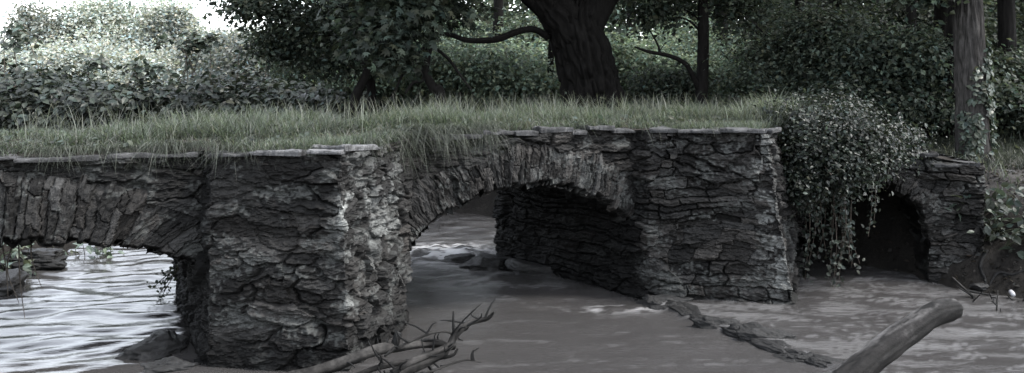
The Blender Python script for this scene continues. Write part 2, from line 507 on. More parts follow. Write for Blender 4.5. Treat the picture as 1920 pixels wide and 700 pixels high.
PIER1B = [(1.42, -BW), (1.42, .50), (2.42, 1.07), (3.29, .05), (3.29, -BW)]
PIER1T = [(1.42, -BW), (1.46, .46), (2.38, .98), (3.27, .04), (3.29, -BW)]
PIER2B = [(5.28, -BW), (5.78, .26), (6.90, 1.17), (8.05, .1), (8.05, -BW)]
PIER2T = [(5.28, -BW), (5.80, .24), (6.70, 1.00), (7.85, .05), (8.05, -BW)]
def lich1(a, z, S):
    d = a - S[2]
    return np.clip(np.exp(-((d - .05) / .10) ** 2) * (.10 + .8 * np.exp(-((z - 1.25) / .22) ** 2) + .3 * np.exp(-((z - .65) / .3) ** 2)) + .35 * sstep(0, .1, d) * (d < 1.2) * np.exp(-((z - 1.2) / .5) ** 2), 0, 1)
def lich2(a, z, S):
    d = a - S[2]
    return .45 * np.exp(-((d + .12) / .16) ** 2)
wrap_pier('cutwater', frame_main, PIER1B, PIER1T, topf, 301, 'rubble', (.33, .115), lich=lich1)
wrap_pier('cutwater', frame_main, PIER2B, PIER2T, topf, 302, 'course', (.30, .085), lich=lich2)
# left abutment of the left arch (outside the frame) and the right abutment walls
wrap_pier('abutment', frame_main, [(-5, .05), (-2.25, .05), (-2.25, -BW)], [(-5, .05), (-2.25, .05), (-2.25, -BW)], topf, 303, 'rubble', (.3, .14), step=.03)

zt3 = lambda a: 1.74 - .36 * sstep(.3, 1.9, a)
face_wall('spandrel_wall', frame_three, -.5, 2.0, -.45, zt3, [ARCH3], 111, .0085, style='course', size=(.28, .08))
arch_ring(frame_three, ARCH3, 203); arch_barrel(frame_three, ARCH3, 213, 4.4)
def legs3():
    acc = Acc()
    for sgn, sd_ in ((-1, 1), (1, 2)):
        nq, nz = 120, 60
        q = np.linspace(0.0, -4.4, nq)[:, None] + np.zeros((1, nz)); z = np.linspace(-.4, .68, nz)[None] + np.zeros((nq, 1))
        h, v, ti = stone_field(q, z, 400 + sd_, 'course', (.3, .08))
        a = ARCH3['c'] + sgn * (ARCH3['hs'] + .03 - h)
        V = np.concatenate([frame_three(a, q), z[..., None]], -1).reshape(-1, 3)
        acc.add(V, gridfaces(nq, nz), stone_col(v, ti, q, z, z, 5).reshape(-1, 3))
    acc.build('arch_leg', M_STONE, bridge)
legs3()
# outer return of the right abutment
wrap_pier('abutment', frame_three, [(1.98, 0.02), (2.0, -2.6)], [(1.9, 0.0), (1.95, -2.6)], zt3, 304, 'course', (.3, .08), step=.02)

# deck of earth between the two faces
def deck():
    acc = Acc()
    ns, nq = 220, 60
    s = np.linspace(-5, 8.2, ns)[:, None] + np.zeros((1, nq)); q = np.linspace(-BW - .02, -.015, nq)[None] + np.zeros((ns, 1))
    z = ztop(s) - .045 + .10 * np.clip(1 - np.abs((q + BW / 2) / (BW / 2)) ** 2, 0, 1) + .03 * fbm2(s * 2, q * 2, 7, 3)
    acc.add(np.concatenate([sq(s, q), z[..., None]], -1).reshape(-1, 3), gridfaces(ns, nq)[:, ::-1], (.022, .020, .018))
    for tp in (PIER1T, PIER2T):     # earth over the cutwaters
        A_, B_, C_ = [np.array(p) for p in tp[1:4]]
        n = 24; V = []; F = []
        idx = {}
        for i in range(n + 1):
            for j in range(n + 1 - i):
                p = A_ + (B_ - A_) * i / n + (C_ - A_) * j / n
                cen = (A_ + B_ + C_) / 3; p = cen + (p - cen) * .97
                idx[i, j] = len(V); xy = sq(p[0], p[1]); V.append((xy[0], xy[1], float(ztop(p[0])) - .055))
        for i in range(n):
            for j in range(n - i):
                F.append((idx[i, j], idx[i + 1, j], idx[i, j + 1]))
                if j < n - i - 1: F.append((idx[i + 1, j], idx[i + 1, j + 1], idx[i, j + 1]))
        acc.add(np.array(V), np.array(F), (.022, .020, .018))
        # strip from the spandrel to the cutwater's back line
        q_ = [(A_[0], -.04), (C_[0], -.04), tuple(C_), tuple(A_)]
        V = np.array([[*sq(p[0], p[1]), float(ztop(p[0])) - .057] for p in q_])
        acc.add(V, np.array([[0, 1, 2, 3]]), (.022, .020, .018))
    na, nq = 60, 50
    a = np.linspace(-.4, 2.0, na)[:, None] + np.zeros((1, nq)); q = np.linspace(-4.5, -.015, nq)[None] + np.zeros((na, 1))
    z = zt3(a) - .03 + .05 * fbm2(a * 2, q * 2, 8, 3)
    acc.add(np.concatenate([frame_three(a, q), z[..., None]], -1).reshape(-1, 3), gridfaces(na, nq)[:, ::-1], (.022, .020, .018))
    acc.build('deck', M_SOIL, bridge)
deck()

# flat coping slabs along the top edges
def slab(poly, z0, th, seed, shade):
    """flat slate slab from an outline in plan, with broken edges"""
    P = np.array(poly, float); n = 90
    L = np.concatenate([[0], np.cumsum(np.linalg.norm(np.diff(np.vstack([P, P[:1]]), axis=0), axis=1))])
    t = np.linspace(0, L[-1], n, endpoint=False); Q = np.vstack([P, P[:1]])
    O = np.stack([np.interp(t, L, Q[:, 0]), np.interp(t, L, Q[:, 1])], 1)
    c = O.mean(0); d = O - c
    j = 1 + .34 * fbm2(t * 5, t * 0 + seed, seed, 5, .6)
    V = []; th *= .75; rings = [(.0, th), (.5, th * 1.0), (.90, th * 1.0), (.985, th * .95), (1.0, th * .55), (.97, .0)]
    rr = np.random.default_rng(seed); tx, ty = (rr.random(2) - .5) * .08
    for k, (f, zz) in enumerate(rings):
        o = c + d * f * (j if k > 1 else 1)[:, None] if k > 1 else c + d * f
        zz_ = z0 + zz + .030 * fbm2(o[:, 0] * 7, o[:, 1] * 7, seed, 4) * (zz > 0) + (o - c) @ np.array([tx, ty])
        V.append(np.concatenate([o, zz_[:, None]], 1))
    V = np.vstack(V)
    F = []
    for k in range(len(rings) - 1):
        i = np.arange(n)
        F.append(np.stack([k * n + i, (k + 1) * n + i, (k + 1) * n + (i + 1) % n, k * n + (i + 1) % n], 1))
    ob = build('coping_slab', V, np.vstack(F), M_STONE, bridge, col=np.full((len(V), 3), shade * .30) * np.array([1, 1.0, 1.02]) * (1 + .8 * fbm2(V[:, 0] * 14, V[:, 1] * 14, seed, 4))[:, None].clip(.3, 2))
    for p in ob.data.polygons: p.use_smooth = False
    return ob
def slab_sq(pts, dz, th, seed, shade, fr=frame_main, zf=ztop):
    a = np.mean([p[0] for p in pts])
    slab([fr(p[0], p[1]) for p in pts], float(zf(a)) - .04 + dz, th, seed, shade)
def along(p, q, w_in, over=.04):
    """quad slab along the edge p->q (s,q), overhanging outward"""
    p = np.array(p); q = np.array(q); d = unit(q - p); n = np.array([-d[1], d[0]])
    return [p + n * over, q + n * over, q - n * w_in, p - n * w_in]
def lerp(a, b, t): return tuple(np.array(a) * (1 - t) + np.array(b) * t)
p1, p2 = PIER1T, PIER2T
cs = 0
for (a, b, wd, dz, th, sh) in [
    (lerp(p1[1], p1[2], .00), lerp(p1[1], p1[2], .32), .22, .0, .035, .12), (lerp(p1[1], p1[2], .34), lerp(p1[1], p1[2], .73), .30, .005, .045, .24),
    (lerp(p1[1], p1[2], .75), lerp(p1[1], p1[2], 1.0), .24, .01, .045, .24), (lerp(p1[2], p1[3], .02), lerp(p1[2], p1[3], .55), .26, .01, .045, .22),
    (lerp(p2[1], p2[2], .0), lerp(p2[1], p2[2], .26), .24, .0, .05, .15), (lerp(p2[1], p2[2], .28), lerp(p2[1], p2[2], .62), .30, .0, .045, .15),
    (lerp(p2[1], p2[2], .60), lerp(p2[1], p2[2], 1.0), .34, .012, .05, .17), (lerp(p2[2], p2[3], .03), lerp(p2[2], p2[3], .5), .3, 0, .05, .15),
    ((-2.2, 0), (-1.2, 0), .25, -.015, .04, .22), ((-1.18, 0), (-.62, 0), .25, -.015, .04, .15), ((-.60, 0), (.1, 0), .2, -.02, .04, .12), ((.12, 0), (.7, 0), .2, -.03, .04, .12),
    ((.72, 0), (1.4, 0), .2, -.03, .045, .13), ((3.5, 0), (4.0, 0), .2, -.03, .05, .12), ((4.02, 0), (4.35, 0), .22, -.01, .05, .14), ((4.37, 0), (4.62, 0), .2, -.02, .05, .12), ((4.63, 0), (5.0, 0), .3, .0, .06, .15),
    ((5.01, 0), (5.2, 0), .2, -.025, .05, .12), ((5.21, 0), (5.5, 0), .3, .01, .06, .14), ((5.52, 0), (5.77, 0), .22, -.02, .05, .11)]:
    cs += 1
    slab_sq(along(a, b, wd), dz, th, 500 + cs, sh)
for k, (a, b) in enumerate([((1.05, 0), (1.5, 0)), ((1.5, 0), (1.95, 0))]):
    slab_sq(along(a, b, .3), -.02, .05, 540 + k, .09, frame_three, zt3)

# ------------------------------------------------------------------ terrain and river
def sL(q):
    return np.interp(-q, [-30, -6, 3.2, 4.0, 4.5, 5.2, 6, 9, 14, 40], [-12, -9, -5.0, -1.4, -.5, .6, 1.0, 2.0, 3.4, 5])
def sR(q):
    return np.interp(-q, [-30, -6, -2.6, -1.8, 3.2, 4.5, 6, 9, 14, 40], [16, 11, 9.05, 9.0, 9.2, 7.6, 6.6, 5.2, 5.0, 6.5])
def ground(x, y):
    x = np.asarray(x, float); y = np.asarray(y, float)
    s, q = to_sq(x, y)
    dl = sL(q) - s; dr = s - sR(q)
    d = np.maximum(dl, dr) + .25 * fbm2(x * .9, y * .9, 61, 3)
    right = dr > dl
    hi = np.where(right, 1.78, 1.35)
    # lower shelf of bare earth on the right bank by the bridge end
    low = sstep(4.6, 5.4, x) * (1 - sstep(11.5, 15, y))
    hi = hi * (1 - low) + 1.12 * low
    hi = np.where(right, hi, 1.0 + .3 * sstep(16, 30, y))
    wid = np.where(right, 1.5, 2.4)
    z = -.5 + (hi + .5) * sstep(-.55, wid, d) ** .8
    # mud under the ends of the bridge
    z = z + (.06 * fbm2(x * 1.7, y * 1.7, 62, 3) + .05 * fbm2(x * 6, y * 6, 63, 4, .6)) * sstep(-.3, .5, d)
    z = z + .35 * fbm2(x * .08, y * .08, 64, 2) * sstep(18, 40, y)
    return z

def make_ground():
    xs = np.concatenate([np.linspace(-120, -40, 10)[:-1], np.linspace(-40, -8, 50)[:-1], np.linspace(-8, 8.5, 240)[:-1], np.linspace(8.5, 40, 50)[:-1], np.linspace(40, 120, 10)])
    ys = np.concatenate([np.linspace(-40, 2, 20)[:-1], np.linspace(2, 18, 230)[:-1], np.linspace(18, 70, 80)[:-1], np.linspace(70, 150, 16)])
    X, Y = np.meshgrid(xs, ys, indexing='ij')
    Z = ground(X, Y)
    # keep the earth below the masonry deck where the bridge stands
    s, q = to_sq(X, Y)
    V = np.stack([X, Y, Z], -1).reshape(-1, 3)
    base = np.array([.013, .012, .011]); grn = np.array([.020, .024, .017])
    k = (sstep(.35, .65, vn2(X * .7, Y * .7, 65)) * .7 + .3 * sstep(20, 30, Y)).reshape(-1, 1)
    k = k * sstep(1.0, 1.25, Z).reshape(-1, 1)
    soil = (sstep(.7, 1.0, Z) * sstep(4.3, 5.2, X) * sstep(8, 9.5, Y) * (1 - sstep(11.3, 12.5, Y))).reshape(-1, 1)
    c = base * (1 - k) + grn * k
    c = c * (1 - soil) + np.array([.036, .034, .033]) * soil
    g = build('ground', V, gridfaces(len(xs), len(ys)), M_SOIL, col=c)
    tag(g, kind='structure')
make_ground()

def make_water():
    step = .04
    xs = np.arange(-9, 10, step); ys = np.concatenate([np.arange(1.0, 17, step), np.arange(17, 34, .15)])
    X, Y = np.meshgrid(xs, ys, indexing='ij')
    s, q = to_sq(X, Y)
    up = sstep(-1.0, -4.2, q)                           # upstream of the bridge
    left = 1 - sstep(1.3, 2.6, s)
    # weir line running from the middle cutwater toward the viewer's right
    w0 = onwater(1215, 572)[:2]; w1 = onwater(1600, 705)[:2]
    wd = (w1 - w0) / np.linalg.norm(w1 - w0); wn = np.array([-wd[1], wd[0]])
    dw = (X - w0[0]) * wn[0] + (Y - w0[1]) * wn[1]
    al = (X - w0[0]) * wd[0] + (Y - w0[1]) * wd[1]
    beyond = sstep(-.10, .03, dw) * sstep(-.2, .1, al)
    A = .0030 + .0043 * left + .006 * up * (1 - left) + .0028 * beyond + .009 * np.exp(-(((X + .5) / .9) ** 2 + ((Y - 10.0) / .9) ** 2))
    # ripple trains: crests run across the view on the left, along the flow elsewhere
    wx = X + .35 * fbm2(X * .8, Y * .8, 71, 3); wy = Y + .30 * fbm2(X * .7 + 5, Y * .9, 72, 3)
    r1 = np.sin((wy * .98 + wx * .12) * 2 * math.pi / .42 + 2.5 * fbm2(X * .5, Y * 1.1, 73, 2))
    r2 = np.sin((wy * .9 - wx * .3) * 2 * math.pi / .27 + 3 * fbm2(X * .7, Y * 1.4, 74, 2))
    ch = fbm2(wx * 2.2, wy * 5.5, 75, 4)
    z = A * (r1 * .9 * (.5 + vn2(X * .6, Y * 1.2, 76)) + r2 * .5 + ch * 2.2)
    z = z + .018 * fbm2(wx * 1.2, wy * 2.4, 77, 3) * (1 - left) + .05 * beyond
    # a broken, turbulent patch just above the middle arch and by the cutwater toe
    fp = onwater(830, 484)
    turb = np.clip(1.3 * np.exp(-(((X - fp[0]) / .60) ** 2 + ((Y - fp[1] - .25) / .6) ** 2)), 0, 1)
    fp2 = onwater(1165, 580); turb2 = np.exp(-(((X - fp2[0]) / .40) ** 2 + ((Y - fp2[1]) / .14) ** 2))
    z = z + (.10 * fbm2(X * 2.6, Y * 2.6, 78, 5, .6) + .05) * turb + (.06 * fbm2(X * 5, Y * 5, 79, 3) + .03) * turb2
    fo = turb * sstep(.40, .62, vn2(wx * 6, wy * 9, 80) * .6 + vn2(wx * 19, wy * 24, 81) * .4) + turb2 * .5 * sstep(.45, .7, vn2(wx * 10, wy * 14, 82))
    st = sstep(.70, .84, vn2(wx * 1.9, wy * 9, 83) * .65 + vn2(wx * 13, wy * 40, 84) * .35)
    zone = (1 - left) * sstep(-1.0, 1.0, q) * (1 - .5 * beyond)
    up2 = np.exp(-(((X + .3) / 1.3) ** 2 + ((Y - 10.0) / 1.3) ** 2)) * (1 - beyond)
    st2 = sstep(.60, .72, vn2(wx * 2.5, wy * 8, 85) * .6 + vn2(wx * 15, wy * 30, 86) * .4)
    fo = np.clip(fo * .9 + st * zone * .05 + st2 * up2 * .14 + .07 * up * (1 - left) * sstep(.4, .65, vn2(wx * 2, wy * 7, 89)) + .09 * beyond * sstep(.48, .60, vn2(wx * 3, wy * 9, 87) * .55 + vn2(wx * 21, wy * 44, 88) * .45), 0, 1)  # foam, plus pale flecks painted as reflected light upstream and past the weir
    V = np.stack([X, Y, z], -1).reshape(-1, 3)
    m, nt, out = new_mat('muddy_water')
    p = nd(nt, 'ShaderNodeBsdfPrincipled', Roughness=.06, IOR=1.40)
    at_ = nd(nt, 'ShaderNodeAttribute', attribute_name='foam_glint')
    mx = nd(nt, 'ShaderNodeMix', data_type='RGBA')
    mx.inputs[6].default_value = (.0288, .0277, .0273, 1); mx.inputs[7].default_value = (.42, .42, .425, 1)
    nt.links.new(at_.outputs['Fac'], mx.inputs[0]); nt.links.new(mx.outputs[2], p.inputs['Base Color'])
    mr = nd(nt, 'ShaderNodeMapRange'); mr.inputs[3].default_value = .06; mr.inputs[4].default_value = .5
    nt.links.new(at_.outputs['Fac'], mr.inputs[0]); nt.links.new(mr.outputs[0], p.inputs['Roughness'])
    tc = nd(nt, 'ShaderNodeTexCoord'); mp = nd(nt, 'ShaderNodeMapping'); mp.inputs['Scale'].default_value = (6, 15, 6)
    nn = nd(nt, 'ShaderNodeTexNoise', Scale=1.6, Detail=5, Roughness=.6)
    b = nd(nt, 'ShaderNodeBump', Strength=.55, Distance=.02)
    nt.links.new(tc.outputs['Object'], mp.inputs[0]); nt.links.new(mp.outputs[0], nn.inputs['Vector'])
    nt.links.new(nn.outputs[0], b.inputs['Height']); nt.links.new(b.outputs[0], p.inputs['Normal'])
    ac = nd(nt, 'ShaderNodeAttribute', attribute_name='chop'); nt.links.new(ac.outputs['Fac'], b.inputs['Strength'])
    nt.links.new(p.outputs[0], out.inputs[0])
    o = build('river_water', V, gridfaces(len(xs), len(ys)), m, extra={'foam_glint': fo.ravel(), 'chop': (.14 + .40 * (1 - left)).ravel()})
    tag(o, kind='structure')
make_water()

# ------------------------------------------------------------------ rocks
def rock_mesh(scale, seed, sub=4, rough=.10, planes=16):
    bm = bmesh.new(); bmesh.ops.create_icosphere(bm, subdivisions=sub, radius=1)
    V = np.array([v.co[:] for v in bm.verts]); F = np.array([[v.index for v in f.verts] for f in bm.faces]); bm.free()
    r = np.random.default_rng(seed)
    n = unit(r.normal(size=(planes, 3))); d = .62 + .38 * r.random(planes)
    dot = V @ n.T; rad = np.min(np.where(dot > .05, d / np.maximum(dot, .05), 9), 1); rad = np.minimum(rad, 1.25)
    W = V * rad[:, None]
    W = W + V * (rough * fbm3(W[:, 0] * 2.2, W[:, 1] * 2.2, W[:, 2] * 4, seed, 5, .6))[:, None]
    return W * np.array(scale), F
def rock(name, label, cat, loc, scale, seed, mat, shade, group=None, rot=0, sub=5, rough=.34):
    V, F = rock_mesh(scale, seed, sub, rough)
    c, s_ = math.cos(rot), math.sin(rot)
    V = V @ np.array([[c, s_, 0], [-s_, c, 0], [0, 0, 1]])
    o = build(name, V + np.array(loc), F, mat, loc=loc, col=np.full((len(V), 3), shade * .33) * (1 + .3 * fbm3(V[:, 0] * 9, V[:, 1] * 9, V[:, 2] * 14, seed + 3)[:, None]))
    return tag(o, label, cat, group)

rock('wet_boulder', 'low black wet boulder in the water at the foot of the left pier', 'boulder', onwater(300, 655), (.30, .34, .13), 41, M_WET, .035)
rock('wet_boulder', 'smaller dark wet rock just in front of the low black boulder', 'boulder', onwater(322, 688), (.24, .14, .07), 42, M_WET, .05)
rock('bank_boulder', 'dark boulder on the far left bank seen under the left arch', 'boulder', onwater(5, 545), (.28, .30, .2), 43, M_WET, .02)
rock('bank_boulder', 'flat dark boulder half under leaves beneath the left arch crown', 'boulder', onwater(70, 500) + (0, 0, .1), (.40, .25, .13), 44, M_WET, .02)
wl = [(1228, 577, 'first'), (1262, 585, ''), (1292, 592, ''), (1322, 603, ''), (1352, 616, ''), (1378, 626, ''), (1404, 634, ''), (1432, 641, ''), (1462, 654, ''), (1494, 664, ''), (1524, 676, ''), (1552, 686, '')]
for k, (px, py, _) in enumerate(wl):
    b = onwater(px, py); hh = [.10, .07, .08, .06, .085, .05, .09, .08, .05, .04, .05, .05][k]
    rock('weir_stone', 'dark wet stone in the slanting row breaking the river surface at lower right', 'stone', b + (0, 0, .0), (.19 + .05 * (k % 3), .11, hh * 1.3), 60 + k, M_WET, .018,
         'row of weir stones', rot=-.7 + .4 * math.sin(k * 2.1))
rock('toe_ledge', 'pale flat ledge stone at the left foot of the right cutwater', 'stone', onwater(1255, 574) + (0, .12, .0), (.24, .16, .09), 75, M_WET, .05)
for k, (px, py, sx, sy, sz, lab) in enumerate([(905, 497, .30, .35, .16, 'rubble block lying against the foot of the inner wall of the middle arch'), (1000, 508, .35, .4, .12, 'flat wet rubble block inside the dark middle arch'),
                                             (868, 490, .3, .2, .1, 'dark stone breaking the white water above the middle arch')]):
    rock('rubble_block', lab, 'stone', onwater(px, py), (sx, sy, sz), 80 + k, M_WET, .06)

# ------------------------------------------------------------------ driftwood and the log
def wood_disp(seed, amp):
    def f(th, L, rr):
        x = np.cos(th); y = np.sin(th)
        return rr * amp * (fbm3(x * 1.2, y * 1.2, L * 3.2, seed, 3) + .5 * fbm3(x * 5, y * 5, L * 2.3, seed + 5, 3) + .6 * sstep(.72, .85, vn3(x * .7, y * .7, L * 4.5, seed + 9)))
    return f
def log():
    E = at(1795, 578, 5.6); S = at(1600, 705, 5.0); m = at(1706, 618, 5.33)
    S2 = S + (S - m) * 1.0; S3 = S2 + (S - m) * 1.1 + (0, 0, -.05); S4 = S3 + (S - m) * 1.2 + (0, 0, -.12); S5 = S4 + (S - m) * 1.0 + (0, 0, -.2)
    em = at(1755, 588, 5.48)
    base = S5; o = empty('fallen_log', (base[0], base[1], 0), 'thick pale weathered log with a rounded end rising out of the river at lower right', 'log')
    V, F = tube([S5, S4, S3, S2, S, m, em, E], [.092, .089, .086, .082, .077, .074, .073, .068], 220, 48, wood_disp(91, .27))
    # round the free end
    d = unit(E - em); t = (V - E) @ d
    f = np.sqrt(np.clip(1 - np.clip((t + .07) / .09, 0, 1) ** 2, .05, 1))
    ax = E + t[:, None] * d
    V = np.where((t > -.07)[:, None], ax + (V - ax) * f[:, None], V)
    ax_ = unit(E - S); al_ = V @ ax_; pe = V - al_[:, None] * ax_
    st = fbm3(pe[:, 0] * 14, pe[:, 1] * 14 + al_ * .9, pe[:, 2] * 14, 92, 4) * .6 + fbm3(V[:, 0] * 2.5, V[:, 1] * 2.5, V[:, 2] * 2.5, 93, 4) * .7
    pale = sstep(-.12, .30, st)[:, None]
    ck = np.abs(fbm3(pe[:, 0] * 26, pe[:, 1] * 26 + al_ * 1.6, pe[:, 2] * 26, 95, 3)) < .035
    c = np.array([.006, .0056, .0054]) * (1 - pale) + np.array([.064, .062, .061]) * pale
    c = c * np.where(ck, .22, 1.)[:, None]
    build('trunk', V, F, M_WOOD, o, col=c)
log()

def branch(name, label, pts, rad, twigs, seed, shade):
    o = empty(name, (pts[0][0], pts[0][1], max(0, pts[0][2] - .05)), label, 'branch')
    V, F = tube(pts, np.array(rad) * .8, 90, 16, wood_disp(seed, .55))
    n = fbm3(V[:, 0] * 6, V[:, 1] * 6, V[:, 2] * 6, seed, 3)[:, None]
    build('stem', V, F, M_WOOD, o, col=np.clip(shade * .085 * (1 + 3 * n), .0025, .5) * np.array([1, .95, .9]))
    rt = np.random.default_rng(seed); C = catmull(pts, 40)
    for k in range(7 if len(pts) > 3 else 2):          # dead side twigs
        i = rt.integers(6, 38); d = rt.normal(size=3) * (.10, .06, .05) + (0, 0, .07); twigs = twigs + [([C[i], C[i] + d * .6, C[i] + d + rt.normal(size=3) * .03], [.008, .006, .0025])]
    for k, (tp, tr) in enumerate(twigs):
        V, F = tube(tp, tr, 24, 8, wood_disp(seed + k + 1, .3)); build('twig', V, F, M_WOOD, o, col=np.full((len(V), 3), shade * .06))
D = 6.25
branch('driftwood_branch', 'long bare driftwood branch at the left pier foot with a pale broken fork', [at(540, 712, 5.9), at(620, 690, 6.0), at(700, 661, 6.1), at(760, 650, 6.25), at(812, 645, 6.35), at(852, 652, 6.5)],
       [.05, .05, .042, .038, .034, .02], [([at(738, 655, 6.2), at(742, 640, 6.2), at(748, 624, 6.2)], [.03, .026, .024]), ([at(780, 648, 6.3), at(800, 637, 6.3), at(822, 640, 6.35)], [.012, .01, .005]), ([at(700, 661, 6.1), at(690, 640, 6.1)], [.01, .005])], 111, .16)
branch('driftwood_branch', 'crooked upturned driftwood branch whose tip points right over the brown water', [at(735, 700, 5.9), at(790, 672, 6.05), at(840, 652, 6.2), at(853, 630, 6.25), at(880, 607, 6.3), at(914, 598, 6.35), at(926, 586, 6.35)],
       [.03, .032, .036, .03, .024, .02, .012], [([at(852, 634, 6.25), at(850, 610, 6.25), at(850, 584, 6.25)], [.012, .01, .006]), ([at(880, 607, 6.3), at(874, 618, 6.3), at(866, 622, 6.3)], [.012, .008, .004]), ([at(905, 600, 6.33), at(885, 592, 6.33), at(884, 580, 6.33)], [.008, .006, .003])], 112, .15)
branch('driftwood_branch', 'thin dark driftwood stick lying under the two bigger branches by the left pier', [at(660, 706, 5.9), at(720, 686, 6.0), at(790, 676, 6.1), at(845, 668, 6.25), at(858, 655, 6.3)],
       [.014, .02, .018, .014, .008], [([at(760, 680, 6.05), at(775, 692, 6.0)], [.01, .006])], 113, .07)
branch('driftwood_branch', 'short dark driftwood stub slanting into the water below the other branches', [at(690, 712, 5.85), at(760, 698, 5.95), at(826, 668, 6.1), at(838, 655, 6.2)], [.03, .03, .026, .018], [([at(800, 682, 6.05), at(812, 700, 6.0)], [.012, .006])], 114, .07)
branch('driftwood_stick', 'forked dead stick propped on the muddy right bank', [at(1785, 520, 8.9), at(1812, 545, 8.75), at(1840, 572, 8.6)], [.012, .016, .02], [([at(1812, 545, 8.75), at(1850, 552, 8.8), at(1895, 560, 8.8)], [.012, .01, .006])], 115, .13)
branch('driftwood_stick', 'thin upright dead stem standing at the right waterline', [at(1868, 592, 8.25), at(1870, 560, 8.25), at(1871, 545, 8.25)], [.008, .007, .004], [([at(1875, 596, 8.2), at(1876, 578, 8.2)], [.007, .004])], 116, .3)
branch('driftwood_stick', 'low dead branch lying along the muddy waterline of the right bank', [at(1770, 585, 8.5), at(1830, 570, 8.6), at(1880, 568, 8.6), at(1935, 572, 8.5)], [.02, .025, .022, .02], [], 117, .05)
def litter():
    p = at(1898, 552, 8.65); V, F = tube([p - (.006, .03, .0), p + (.02, .06, .012)], [.02, .024, .024, .022], 10, 18)
    tag(build('drink_can', V, F, surf_mat('dull_metal', .35, .6, (), None, (.25, .25, .26)), loc=p), 'small pale crushed drink can lying in the mud of the right bank', 'litter')
litter()

# ------------------------------------------------------------------ leaves
T_SIMPLE = (np.array([(0, 0, 0), (-.33, .45, .09), (0, 1, -.08), (.33, .45, .09)]), np.array([(0, 3, 2), (0, 2, 1)]))
T_FULL = (np.array([(0, 0, 0), (0, .5, -.03), (0, 1.05, -.16), (-.27, .22, .05), (-.31, .58, .03), (.27, .22, .05), (.31, .58, .03)]),
          np.array([(0, 1, 3), (1, 4, 3), (1, 2, 4), (0, 5, 1), (1, 5, 6), (1, 6, 2)]))
a5 = []
for k_, (aa, rr_) in enumerate([(-100, .35), (-75, .8), (-55, .45), (-35, .95), (-18, .5), (0, 1.1), (18, .5), (35, .95), (55, .45), (75, .8), (100, .35)]):
    a5.append((rr_ * math.sin(R(aa)) * .8, .2 + rr_ * math.cos(R(aa)) * .8, -.12 * rr_ ** 2))
T_PALM = (np.array([(0, .15, .03)] + a5), np.array([(0, i + 1, i) for i in range(1, 11)]))     # lobed sycamore leaf

def leaves(acc, P, Nr, size, base, rg, templ=T_SIMPLE, var=.35, droop=.35, face=None):
    n = len(P); T, F = templ
    Nr = unit(Nr + rg.normal(size=(n, 3)) * .45)
    t = rg.normal(size=(n, 3)); t[:, 2] -= droop
    t = unit(t - (t * Nr).sum(1, keepdims=True) * Nr); x = np.cross(t, Nr)
    s = (np.asarray(size) * (.6 + .8 * rg.random(n)))[:, None, None] if np.ndim(size) == 0 else (size * (.7 + .6 * rg.random(n)))[:, None, None]
    V = P[:, None] + s * (x[:, None] * T[None, :, 0:1] + t[:, None] * T[None, :, 1:2] + Nr[:, None] * T[None, :, 2:3])
    b = (1 + var * rg.normal(size=(n, 1))).clip(.35, 2.2); hue = rg.normal(size=(n, 1)) * .08
    base = np.asarray(base, float)
    if base.ndim == 1: base = np.repeat(base[None], n, 0)
    c = base * b * np.concatenate([1 + hue, np.ones((n, 1)), 1 - hue * .8], 1)
    k = len(T)
    FF = (F[None] + (np.arange(n) * k)[:, None, None]).reshape(-1, 3)
    acc.add(V.reshape(-1, 3), FF, np.repeat(c, k, 0).clip(.004, .9))

def blob(rg, n, c, r, shell=.55):
    d = unit(rg.normal(size=(n, 3))); rad = (shell + (1 - shell) * rg.random((n, 1))) 
    rad = np.where(rg.random((n, 1)) < .25, rad * rg.random((n, 1)), rad)
    return np.asarray(c) + d * rad * np.asarray(r), d

def crown(acc, rg, lobes, per, clump_r, n_per, size, base, templ=T_SIMPLE, flat=.55, var=.35, up=.7, zmin=None):
    """lobes: (centre, radii); each lobe gets 'per' clumps (sprays) of n_per leaves"""
    for c, r in lobes:
        vol = float(np.prod(r)) ** (1 / 3)
        k = max(3, int(per))
        cc, dd = blob(rg, k, c, r)
        ck = 1 + .30 * rg.normal(size=(k, 1))
        n = n_per
        P = cc[:, None] + rg.normal(size=(k, n, 3)) * clump_r * np.array([1, 1, flat]) * (.6 + .8 * rg.random((k, 1, 1)))
        Nr = np.repeat(dd[:, None] * .5 + np.array([0, 0, up]), n, 1)
        P = P.reshape(-1, 3); Nr = Nr.reshape(-1, 3)
        bb = np.asarray(base) * np.repeat(ck.clip(.5, 1.8), n, 0)
        if zmin is not None:
            m = P[:, 2] > zmin(P[:, 0], P[:, 1]); P, Nr, bb = P[m], Nr[m], bb[m]
        leaves(acc, P, Nr, size, bb, rg, templ, var)

def bark_disp(seed, amp=.06, freq=9):
    def f(th, L, rr):
        w = .5 * fbm3(np.cos(th) * 1.5, np.sin(th) * 1.5, L * 1.2, seed, 3)
        x = np.cos(th + w * .25) ; y = np.sin(th + w * .25)
        n = vn3(x * freq, y * freq, L * 2.9, seed + 1)
        rdg = np.abs(n - .5) * 2
        n2 = vn3(x * freq * 2.1, y * freq * 2.1, L * 4.5, seed + 2)
        return rr * (amp * (sstep(.0, .5, rdg) - .5) + amp * .5 * (n2 - .5) + .10 * fbm3(x * .9, y * .9, L * .5, seed + 3, 2))
    return f

def limbs_to(acc, rg, starts, ends, r0, shade, n=14, ns=6):
    for s_, e_ in zip(starts, ends):
        m = (s_ + e_) / 2 + rg.normal(size=3) * .12 * np.linalg.norm(e_ - s_) + (0, 0, .08 * np.linalg.norm(e_ - s_))
        V, F = tube([s_, m, e_], [r0, r0 * .6, r0 * .2], n, ns, None, False)
        acc.add(V, F, shade)

